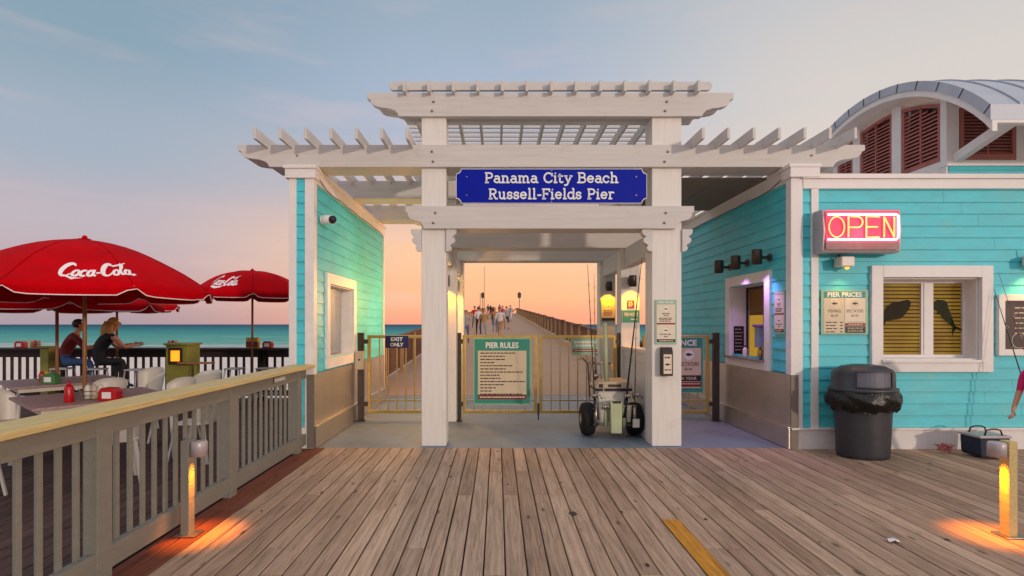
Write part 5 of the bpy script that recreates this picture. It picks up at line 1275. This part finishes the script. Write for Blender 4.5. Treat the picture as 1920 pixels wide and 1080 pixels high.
pp = [(-1.6, 27, GREYC, BLUEC, 'in grey shirt and blue trousers walking nearest on the left of the pier', 0), (-.75, 29, TANC, GREYC, 'in tan shirt walking among the nearest group on the pier', 0), (.15, 31, WHITEC, TANC, 'in white shirt and tan shorts on the right of the nearest pier group', 0),
      (-1.25, 35, WHITEC, BLACKC, 'in white shirt and dark trousers behind the grey shirted walker', 180), (-.2, 38, TANC, BLUEC, 'in tan top walking away mid pier', 180), (.7, 42, GREYC, BLACKC, 'in grey top at the right of the pier crowd', 0),
      (-1.9, 44, REDC, BLUEC, 'in red shirt on the left side of the pier crowd', 0), (-.4, 50, REDC, BLACKC, 'in bright red shirt in the middle of the pier crowd', 180), (.5, 54, REDC, GREYC, 'in red shirt and grey trousers right of the other red shirt', 0), (1.4, 58, GREYC, WHITEC, 'in pale clothes standing rightmost in the crowd', 0),
      (-2.1, 62, TANC, BLACKC, 'in tan jacket near the left pier railing', 0), (-.9, 70, BLACKC, BLACKC, 'in black walking far up the pier', 180), (.3, 78, BLUEC, BLACKC, 'in blue top small and far up the pier', 0), (-1.5, 84, BLACKC, BLUEC, 'in dark clothes at the crest of the pier', 180)]
for i, (x, y, a, b, l, rz) in enumerate(pp):
    person('person ' + l, (x, y, pz(y)), R(rz + rnd.uniform(-20, 20)), stand_pose(rnd.uniform(0, 6), .03), dict(shirt=a, trousers=b, arm='bare', calf='bare' if i % 3 == 2 else 'long'), rnd.uniform(.98, 1.08), rnd.choice(['short', 'short', 'long']) , rnd.choice([BROWNH, BLOND, BLACKC]), 'people walking on the pier')

# ================================================================== PATIO
fc = thing('counter_fence', 'dark wooden bar counter fence with slim balusters along the seaward side of the patio', 'railing', (-9, 11.3, 0))
mb = MB(); mb.box(-14.9, -2.75, 11.12, 11.52, 1.06, 1.10); build('counter_top', mb, DARKW, fc, bevel=.004)
mb = MB(); mb.box(-14.9, -2.75, 11.32, 11.36, .90, 1.058); mb.box(-14.9, -2.75, 11.32, 11.36, .08, .2); build('rail_board', mb, DARKW, fc)
for i, x in enumerate((-14.0, -11.6, -9.3, -6.9, -5.0, -3.9, -2.95)):
    mb = MB(); mb.box(x - .07, x + .07, 11.26, 11.40, 0, 1.058); build('post', mb, DARKW, fc)
    mb = MB(); mb.prism([(11.13, 1.055), (11.258, 1.055), (11.258, .82), (11.23, .82)], 'x', x - .03, x + .03); build('bracket', mb, DARKW, fc)
x = -12.2
while x < -2.8: mb = MB(); mb.box(x, x + .045, 11.365, 11.40, .1, 1.0); build('baluster', mb, DARKW, fc); x += .165
def pillar(x, y, w, h, label, lampm):
    t = thing('lamp_pillar', label, 'pillar', (x, y, 0))
    mb = MB(); mb.box(x - w / 2, x + w / 2, y - w / 2, y + w / 2, 0, h); build('shaft', mb, OLIVE, t, bevel=.01)
    mb = MB(); mb.box(x - w / 2 - .03, x + w / 2 + .03, y - w / 2 - .03, y + w / 2 + .03, h, h + .04); build('cap', mb, OLIVE, t, bevel=.006)
    if lampm:
        mb = MB(); yy = y - w / 2; mb.box(x - .11, x + .11, yy - .02, yy - .001, h - .33, h - .05); mb.box(x - .12, x + .12, yy - .07, yy - .02, h - .08, h - .045); mb.box(x - .12, x + .12, yy - .07, yy - .02, h - .36, h - .33); mb.box(x - .12, x - .095, yy - .07, yy - .02, h - .33, h - .08); mb.box(x + .095, x + .12, yy - .07, yy - .02, h - .33, h - .08); lf = build('lamp_frame', mb, SDARK, t)
        mb = MB(); mb.box(x - .085, x + .085, yy - .05, yy - .025, h - .30, h - .10); build('lamp_glass', mb, mat('amber_lit_glass', (255, 150, 40), .4, emis=1.6, ecol=(255, 140, 20), var=0, bump=0), lf)
    return t
pillar(-6.1, 10.35, .42, 1.20, 'broad olive green pillar with a lit amber lamp beside the counter fence', True)
pillar(-9.2, 10.9, .17, 1.12, 'slim olive green pillar behind the maroon shirted sitter', False)
t = thing('side_shelf', 'small wooden ledge on a slim post right of the lamp pillar', 'shelf', (-5.7, 10.0, 0)); mb = MB(); mb.box(-5.95, -5.35, 9.9, 10.1, .86, .89); build('shelf_top', mb, POLEW, t); mb = MB(); mb.box(-5.68, -5.62, 9.97, 10.03, 0, .86); build('post', mb, OLIVE, t)
# bar stools
def make_stool():
    t = thing('bar_stool', 'x', 'bar stool', (0, 0, 0), 0, 'metal bar stools at the counter')
    mb = MB(); mb.prism([(.17 * max(-1, min(1, 1.25 * math.cos(R(a)))), .17 * max(-1, min(1, 1.25 * math.sin(R(a))))) for a in range(0, 360, 15)], 'z', .72, .745); build('seat', mb, SIGNC, t, bevel=.006)
    for sx in (-1, 1):
        for sy in (-1, 1):
            mb = MB(); mb.tube([(sx * .13, sy * .13, .72), (sx * .21, sy * .21, 0)], .014, 6); build('leg', mb, SIGNC, t)
    mb = MB(); mb.tube([(sx * .187, sy * .187, .22) for sx, sy in ((-1, -1), (1, -1), (1, 1), (-1, 1))], .01, 6, closed=True); build('footrest', mb, SIGNC, t)
    return t
st0 = make_stool()
SL = [(-8.52, 10.45, 'metal bar stool under the maroon shirted sitter'), (-7.8, 10.35, 'metal bar stool under the blond haired sitter'), (-6.9, 10.2, 'empty metal bar stool between the blond sitter and the olive lamp pillar'), (-5.15, 10.45, 'empty bar stool right of the olive lamp pillar'), (-4.55, 10.5, 'empty bar stool nearest the teal wall'), (-10.0, 9.8, 'bar stool at the left edge of the patio')]
for i, (x, y, l) in enumerate(SL):
    o = st0 if i == 0 else copy_tree(st0); o.location = (x, y, 0); o.rotation_euler.z = R(rnd.uniform(-15, 15)); o['label'] = l
# tables
def table(x, y, side, rz, label):
    t = thing('patio_table', label, 'table', (x, y, 0), R(rz), 'slatted patio tables')
    n = 7; w = side / n
    mb = MB()
    for k in range(n): a = -side / 2 + k * w; mb.box(a + .011, a + w - .011, -side / 2, side / 2, .72, .75)
    build('tabletop', mb, TABW, t, world=False, bevel=.003)
    mb = MB()
    h = side / 2 - .08
    mb.box(-h, h, -h, -h + .03, .66, .718); mb.box(-h, h, h - .03, h, .66, .718); mb.box(-h, -h + .03, -h + .03, h - .03, .66, .718); mb.box(h - .03, h, -h + .03, h - .03, .66, .718); build('apron', mb, CREAM, t, world=False)
    for sx in (-1, 1):
        for sy in (-1, 1): mb = MB(); mb.tube([(sx * h, sy * h, .66), (sx * (h + .03), sy * (h + .03), 0)], .02, 8); build('leg', mb, CREAM, t, world=False)
table(-4.75, 6.3, 1.35, -40, 'slatted table with condiments under the big red parasol nearest the railing')
table(-6.6, 8.1, 1.35, -40, 'slatted table behind the nearest one with yellow and red condiment holders')
table(-10.4, 10.0, .8, 0, 'small table at the left edge near the counter')
def make_chair():
    t = thing('patio_chair', 'x', 'chair', (0, 0, 0), 0, 'cream metal patio chairs')
    mb = MB(); mb.prism([(.2 * max(-1, min(1, 1.2 * math.cos(R(a)))), .2 * max(-1, min(1, 1.2 * math.sin(R(a))))) for a in range(0, 360, 15)], 'z', .44, .46); build('seat', mb, CREAM, t, bevel=.006)
    mb = MB(); n = 12; vs = []
    for d in (0, .012):
        for j in range(7):
            for i in range(n + 1):
                a = R(200 - 0 + (140) * i / n); f = j / 6; top = .46 + .39 * f * (1 - .25 * abs(2 * i / n - 1) ** 3)
                r = .215 + .04 * f - d; vs.append((r * math.cos(a), r * math.sin(a) - .0 - .03 * f, top))
    m = n + 1; q = 7 * m; fs = []
    for b in (0, q):
        for j in range(6):
            for i in range(n): fs.append((b + j * m + i, b + j * m + i + 1, b + (j + 1) * m + i + 1, b + (j + 1) * m + i) if b == 0 else (b + j * m + i, b + (j + 1) * m + i, b + (j + 1) * m + i + 1, b + j * m + i + 1))
    fs += [(6 * m + i, 6 * m + i + 1, q + 6 * m + i + 1, q + 6 * m + i) for i in range(n)]
    mb.add(vs, fs, 0, True); build('backrest', mb, CREAM, t)
    for sx in (-1, 1):
        for sy in (-1, 1): mb = MB(); mb.beam((sx * .16, sy * .16, .44), (sx * .21, sy * .23, 0), .035, .02); build('leg', mb, CREAM, t)
    return t
ch0 = make_chair()
# backrest lies at local -Y; rz turns the chair
CH = [(-5.75, 6.25, 100, 'cream chair at the left edge of the photo beside the nearest table'), (-5.35, 7.25, 30, 'cream chair on the far side of the nearest table, left of the parasol pole'), (-4.45, 7.35, 200, 'cream chair behind the red napkin box of the nearest table'), (-3.85, 5.35, 20, 'cream chair just behind the railing, near side of the nearest table'), (-3.55, 6.3, 75, 'cream chair behind the middle of the railing'), (-4.9, 4.9, -20, 'cream chair at the near left corner of the nearest table'),
      (-6.0, 9.1, 200, 'cream chair on the far side of the second table below the sitting pair'), (-7.4, 8.9, 170, 'cream chair on the left far side of the second table'), (-5.5, 8.3, 250, 'cream chair right of the second table'), (-4.9, 8.9, 120, 'cream chair turned sideways under the olive lamp pillar'), (-3.4, 7.6, 100, 'cream chair nearest the teal wall')]
for i, (x, y, rz, l) in enumerate(CH):
    if i in (7, 10): continue
    o = ch0 if i == 0 else copy_tree(ch0); o.location = (x, y, 0); o.rotation_euler.z = R({0: -90, 1: 190, 2: 170, 3: 40, 4: 90, 5: -30, 6: 175, 7: 200, 8: 110, 9: 60, 10: 90}[i]); o['label'] = l
# parasols
def script_strokes():
    sh = lambda pts: [(x + .28 * y, y) for x, y in pts]
    g = []
    g.append((sh(arc(.085, .17, .075, .15, 40, 320, 14)), [.012, .02, .028, .034, .038, .038, .036, .034, .03, .026, .022, .018, .014, .012, .01]))
    g.append(([(.10, .03), (.2, -.03), (.34, -.045), (.48, -.02), (.56, .02)], [.012, .022, .026, .018, .008]))
    def o_(x, w=.038, h=.065): g.append((sh(arc(x, .09, w, h, 0, 360, 14)), .020))
    o_(.205); g.append((sh(arc(.30, .09, .038, .065, 50, 310, 10)), .020)); o_(.385, .034); g.append((sh([(.42, .155), (.42, .05), (.455, .03)]), .020))
    g.append((sh([(.46, .09), (.50, .095)]), .016))
    g.append((sh(arc(.60, .17, .07, .15, 60, 330, 14)), [.012, .02, .028, .034, .038, .038, .036, .034, .03, .026, .022, .018, .014, .012, .01]))
    g.append(([(.66, .30), (.74, .26), (.86, .30), (.95, .36)], [.014, .018, .016, .008]))
    o_(.715); g.append((sh([(.745, .1), (.79, .2), (.80, .29), (.775, .30), (.775, .1), (.80, .03), (.83, .05)]), .018)); o_(.865, .034); g.append((sh([(.90, .155), (.90, .05), (.94, .03), (.97, .06)]), .020))
    return g
SCR = script_strokes()
def parasol(label, x, y, Rm, zt, drop, zb, logos=(), rot=0, ex_=1.75):
    t = thing('parasol', label, 'parasol', (x, y, zb), 0, 'red parasols on the patio')
    def zz(r, th):
        rib = abs(math.sin(4 * (th - rot)))
        return zt - drop * (r / Rm) ** ex_ - .05 * rib * (r / Rm) ** 2 - .006 * math.sin(3.3 * th + 9 * r) * (r / Rm)
    def PP(r, th, d=0): return (x + r * math.cos(th), y + r * math.sin(th), zz(r, th) + d)
    mb = MB(); seg = 96; rn = 14; vs = []
    for j in range(rn + 1):
        for k in range(seg):
            th = 2 * math.pi * k / seg; r = Rm * max(.02, j / rn); q = abs(math.sin(4 * (th - rot))); r2 = r * (1 - .03 * q * (j / rn) ** 3); vs.append(PP(r2, th))
    # hanging valance with a notch at each rib
    for j, f in enumerate((.35, .7, 1)):
        for k in range(seg):
            th = 2 * math.pi * k / seg; q = abs(math.sin(4 * (th - rot))); r2 = Rm * (1 - .03 * q) * (1 - .012 * f)
            p = PP(r2, th); vs.append((p[0], p[1], p[2] - .10 * f * (.12 + .88 * min(1, q * 2.6)) ))
    nr = rn + 3
    fs = [(j * seg + k, j * seg + (k + 1) % seg, (j + 1) * seg + (k + 1) % seg, (j + 1) * seg + k) for j in range(nr) for k in range(seg)]
    mb.add(vs, fs, 0, True); cn = build('canopy', mb, RED, t)
    mb = MB(); mb.tube(vs[nr * seg:(nr + 1) * seg], .006, 5, closed=True); build('white_piping', mb, LOGOW, cn)
    for k in range(8):
        th = rot + k * math.pi / 4; mb = MB(); mb.tube([Vector(PP(Rm * f, th)) + Vector((0, 0, .001)) for f in [.03 + .095 * i_ for i_ in range(11)]], .0035, 4); build('seam', mb, REDSEAM, cn)
        mb = MB(); mb.tube([Vector(PP(Rm * f, th)) - Vector((0, 0, .012)) for f in (.05, .3, .55, .8, .99)], .006, 5); build('rib', mb, STEEL, t)
    mb = MB(); mb.tube([(x, y, zb), (x, y, zt + .01)], .022, 12); build('pole', mb, POLEW, t)
    mb = MB(); mb.lathe([(.06, 0), (.065, .012), (.03, .02), (.02, .05), (.0, .055)], (x, y, zt), 12); build('finial', mb, RED, t)
    for (th0, r0, W, hh) in logos:
        mb = MB()
        for n_, (pts, ws) in enumerate(SCR):
            w = ws if isinstance(ws, list) else [ws] * len(pts)
            P3 = lambda a, b: Vector(PP(r0 - b * hh, th0 + (a - .5) * W / r0, .006 + .0006 * n_))
            for i in range(len(pts) - 1):
                (a0, b0), (a1, b1) = pts[i], pts[i + 1]; dx, dy = a1 - a0, b1 - b0; l = math.hypot(dx, dy) or 1; nx, ny = -dy / l, dx / l
                asp = W / hh
                ex = .15; a0 -= dx * ex; b0 -= dy * ex; a1 += dx * ex; b1 += dy * ex
                mb.add([P3(a0 - nx * w[i] / 1.05, b0 - ny * w[i] / 1.05 * 1.1), P3(a1 - nx * w[i + 1] / 1.05, b1 - ny * w[i + 1] / 1.05 * 1.1), P3(a1 + nx * w[i + 1] / 1.05, b1 + ny * w[i + 1] / 1.05 * 1.1), P3(a0 + nx * w[i] / 1.05, b0 + ny * w[i] / 1.05 * 1.1)], [(0, 1, 2, 3), (3, 2, 1, 0)][:1])
        build('script_logo', mb, LOGOW, cn)
    return t
parasol('big red parasol with white script lettering over the nearest table', -4.8, 6.2, 1.36, 2.58, .60, 0, [(R(-47), 1.20, .68, .62)], R(10))
parasol('red parasol with white script lettering standing alone near the teal wall', -5.08, 11.05, 1.15, 2.70, .50, 0, [(R(-98), 1.0, .60, .85)], R(25), 2.4)
parasol('red parasol over the second table, mostly hidden behind the biggest one', -6.65, 8.05, 1.42, 2.36, .46, 0, [], R(0))
parasol('red parasol farthest back, peeking out right of the biggest one', -7.85, 11.0, 1.15, 2.42, .44, 0, [], R(12))
# condiments
def napkin_box(x, y, z, label, m=REDP):
    t = thing('napkin_box', label, 'napkin box', (x, y, z))
    mb = MB(); mb.prism([(x - .10, z), (x + .10, z), (x + .10, z + .10), (x + .07, z + .145), (x - .07, z + .145), (x - .10, z + .10)], 'y', y - .06, y + .06); build('box_body', mb, m, t, bevel=.01)
    mb = MB(); mb.box(x - .05, x + .05, y - .063, y - .0605, z + .03, z + .10); build('napkins', mb, LETW, t)
def bottle(x, y, z, m, label, h=.17, r=.034):
    t = thing('squeeze_bottle', label, 'bottle', (x, y, z)); mb = MB(); mb.lathe([(r * .9, 0), (r, .01), (r, h * .68), (r * .75, h * .76), (r * .4, h * .8)], (x, y, z), 14); build('bottle_body', mb, m, t)
    mb = MB(); mb.lathe([(r * .45, h * .8), (r * .35, h * .86), (.004, h)], (x, y, z), 10); build('cap', mb, m, t)
def caddy(x, y, z, label, cols):
    t = thing('condiment_caddy', label, 'caddy', (x, y, z)); mb = MB()
    mb.box(x - .11, x + .11, y - .06, y + .06, z, z + .012)
    for zz in (.05, .1): mb.tube([(x + a * .11, y + b * .06, z + zz) for a, b in ((-1, -1), (1, -1), (1, 1), (-1, 1))], .004, 5, closed=True)
    build('rack', mb, STEEL, t)
    for i, m in enumerate(cols): mb = MB(); xx = x - .075 + i * .15 / max(1, len(cols) - 1); mb.lathe([(.03, .013), (.033, .03), (.033, .13), (.02, .155), (.01, .17)], (xx, y, z), 12); build('jar', mb, m, t)
bottle(-4.66, 5.80, .75, REDP, 'red squeeze bottle on the nearest table left of the parasol pole', .24, .045)
caddy(-4.55, 6.02, .75, 'small caddy with white shakers on the nearest table by the parasol pole', [COOLW, TANP, COOLW])
napkin_box(-4.32, 5.95, .75, 'shiny red napkin box on the nearest table')
caddy(-6.55, 7.75, .75, 'caddy with red, yellow and green bottles on the second table', [REDP, YELLOWP, GREENT]); napkin_box(-6.38, 7.62, .75, 'green napkin box on the second table', GREENT)
napkin_box(-10.05, 11.25, 1.10, 'red napkin box on the counter at far left'); caddy(-9.75, 11.25, 1.10, 'caddy of jars on the counter at far left', [YELLOWP, REDP, TABW])
napkin_box(-4.83, 11.22, 1.10, 'red napkin box on the counter right of the parasol pole')
t = thing('drink_carton', 'brown and yellow six pack carton on the counter left of the parasol pole', 'carton', (-5.12, 11.2, 1.1)); mb = MB(); mb.box(-5.26, -5.02, 11.15, 11.27, 1.10, 1.32); build('box_body', mb, YELLOWP, t); mb = MB(); mb.box(-5.262, -5.018, 11.147, 11.1495, 1.12, 1.24); build('label_band', mb, SRED, t)
caddy(-6.85, 11.25, 1.10, 'caddy of brown bottles on the counter right of the blond sitter', [TABW, SRED, TABW])
t = thing('menu_card', 'open menu held by the maroon shirted sitter', 'menu', (-7.8, 10.8, 1.2)); mb = MB(); mb.prism([(-8.12, 1.16), (-7.86, 1.26), (-7.865, 1.27), (-8.125, 1.17)], 'y', 10.7, 10.95); build('cover', mb, SDARK, t)
# conduit under the wall caps
t = thing('string_cable', 'thin dark cable run under the cap of the left siding wall', 'cable', (LX, 9, 3.4)); mb = MB(); mb.tube([(LX + .03, 7.0, 3.50)] + [(LX + .03, 7.3 + k * .35, 3.435 - .02 * math.sin(k * 1.7) ** 2) for k in range(11)], .006, 5); build('cable', mb, SDARK, t)
t = thing('string_cable', 'thin dark cable run under the cap of the ticket building wall', 'cable', (BX, 9, 3.4)); mb = MB(); mb.tube([(BX - .03, 7.0, 3.50)] + [(BX - .03, 7.3 + k * .35, 3.435 - .02 * math.sin(k * 1.7) ** 2) for k in range(11)], .006, 5); build('cable', mb, SDARK, t)
# ticket counter items
t = thing('brochure_holder', 'clear box with violet lid on the ticket window counter', 'container', (BX + .05, 7.62, TZ0)); mb = MB(); mb.box(BX - .06, BX + .06, 7.56, 7.68, TZ0 + .17, TZ0 + .46); build('box_body', mb, PANELG, t, bevel=.006); mb = MB(); mb.box(BX - .08, BX + .08, 7.53, 7.71, TZ0 + .46, TZ0 + .50); build('lid', mb, PURPLE, t, bevel=.01); mb = MB(); mb.tube([(BX, 7.62, TZ0), (BX, 7.62, TZ0 + .17)], .02, 8); build('stand', mb, STEEL, t)
t = thing('counter_notice', 'small black notice card standing in the ticket window', 'sign', (BX + .15, 8.5, TZ0)); mb = MB(); P = Plane((BX + .12, 8.57, TZ0 + .25), (1, 0, 0)); P.rect(mb, -.08, .08, -.22, .22, 0, 0, .006); 
for i in range(7): P.words(mb, -.06, .06, .17 - i * .055, .014, .002, 1, i, .02, .05)
build('card', mb, [BLACK, TANP], t)
t = thing('squeeze_bottle', 'small clear bottle on the ticket window counter', 'bottle', (BX, 8.1, TZ0)); mb = MB(); mb.lathe([(.03, 0), (.033, .02), (.033, .12), (.012, .15)], (BX + .0, 8.1, TZ0), 12); build('bottle_body', mb, COOLW, t); mb = MB(); mb.lathe([(.012, .15), (.012, .18)], (BX, 8.1, TZ0), 8); build('cap', mb, BLACK, t)
t = thing('yellow_card', 'small yellow tent card on the ticket window counter', 'card', (BX, 7.75, TZ0)); mb = MB(); mb.prism([(7.72, TZ0), (7.9, TZ0), (7.86, TZ0 + .15), (7.76, TZ0 + .15)], 'x', BX + .08, BX + .1); build('card', mb, YELLOWP, t)
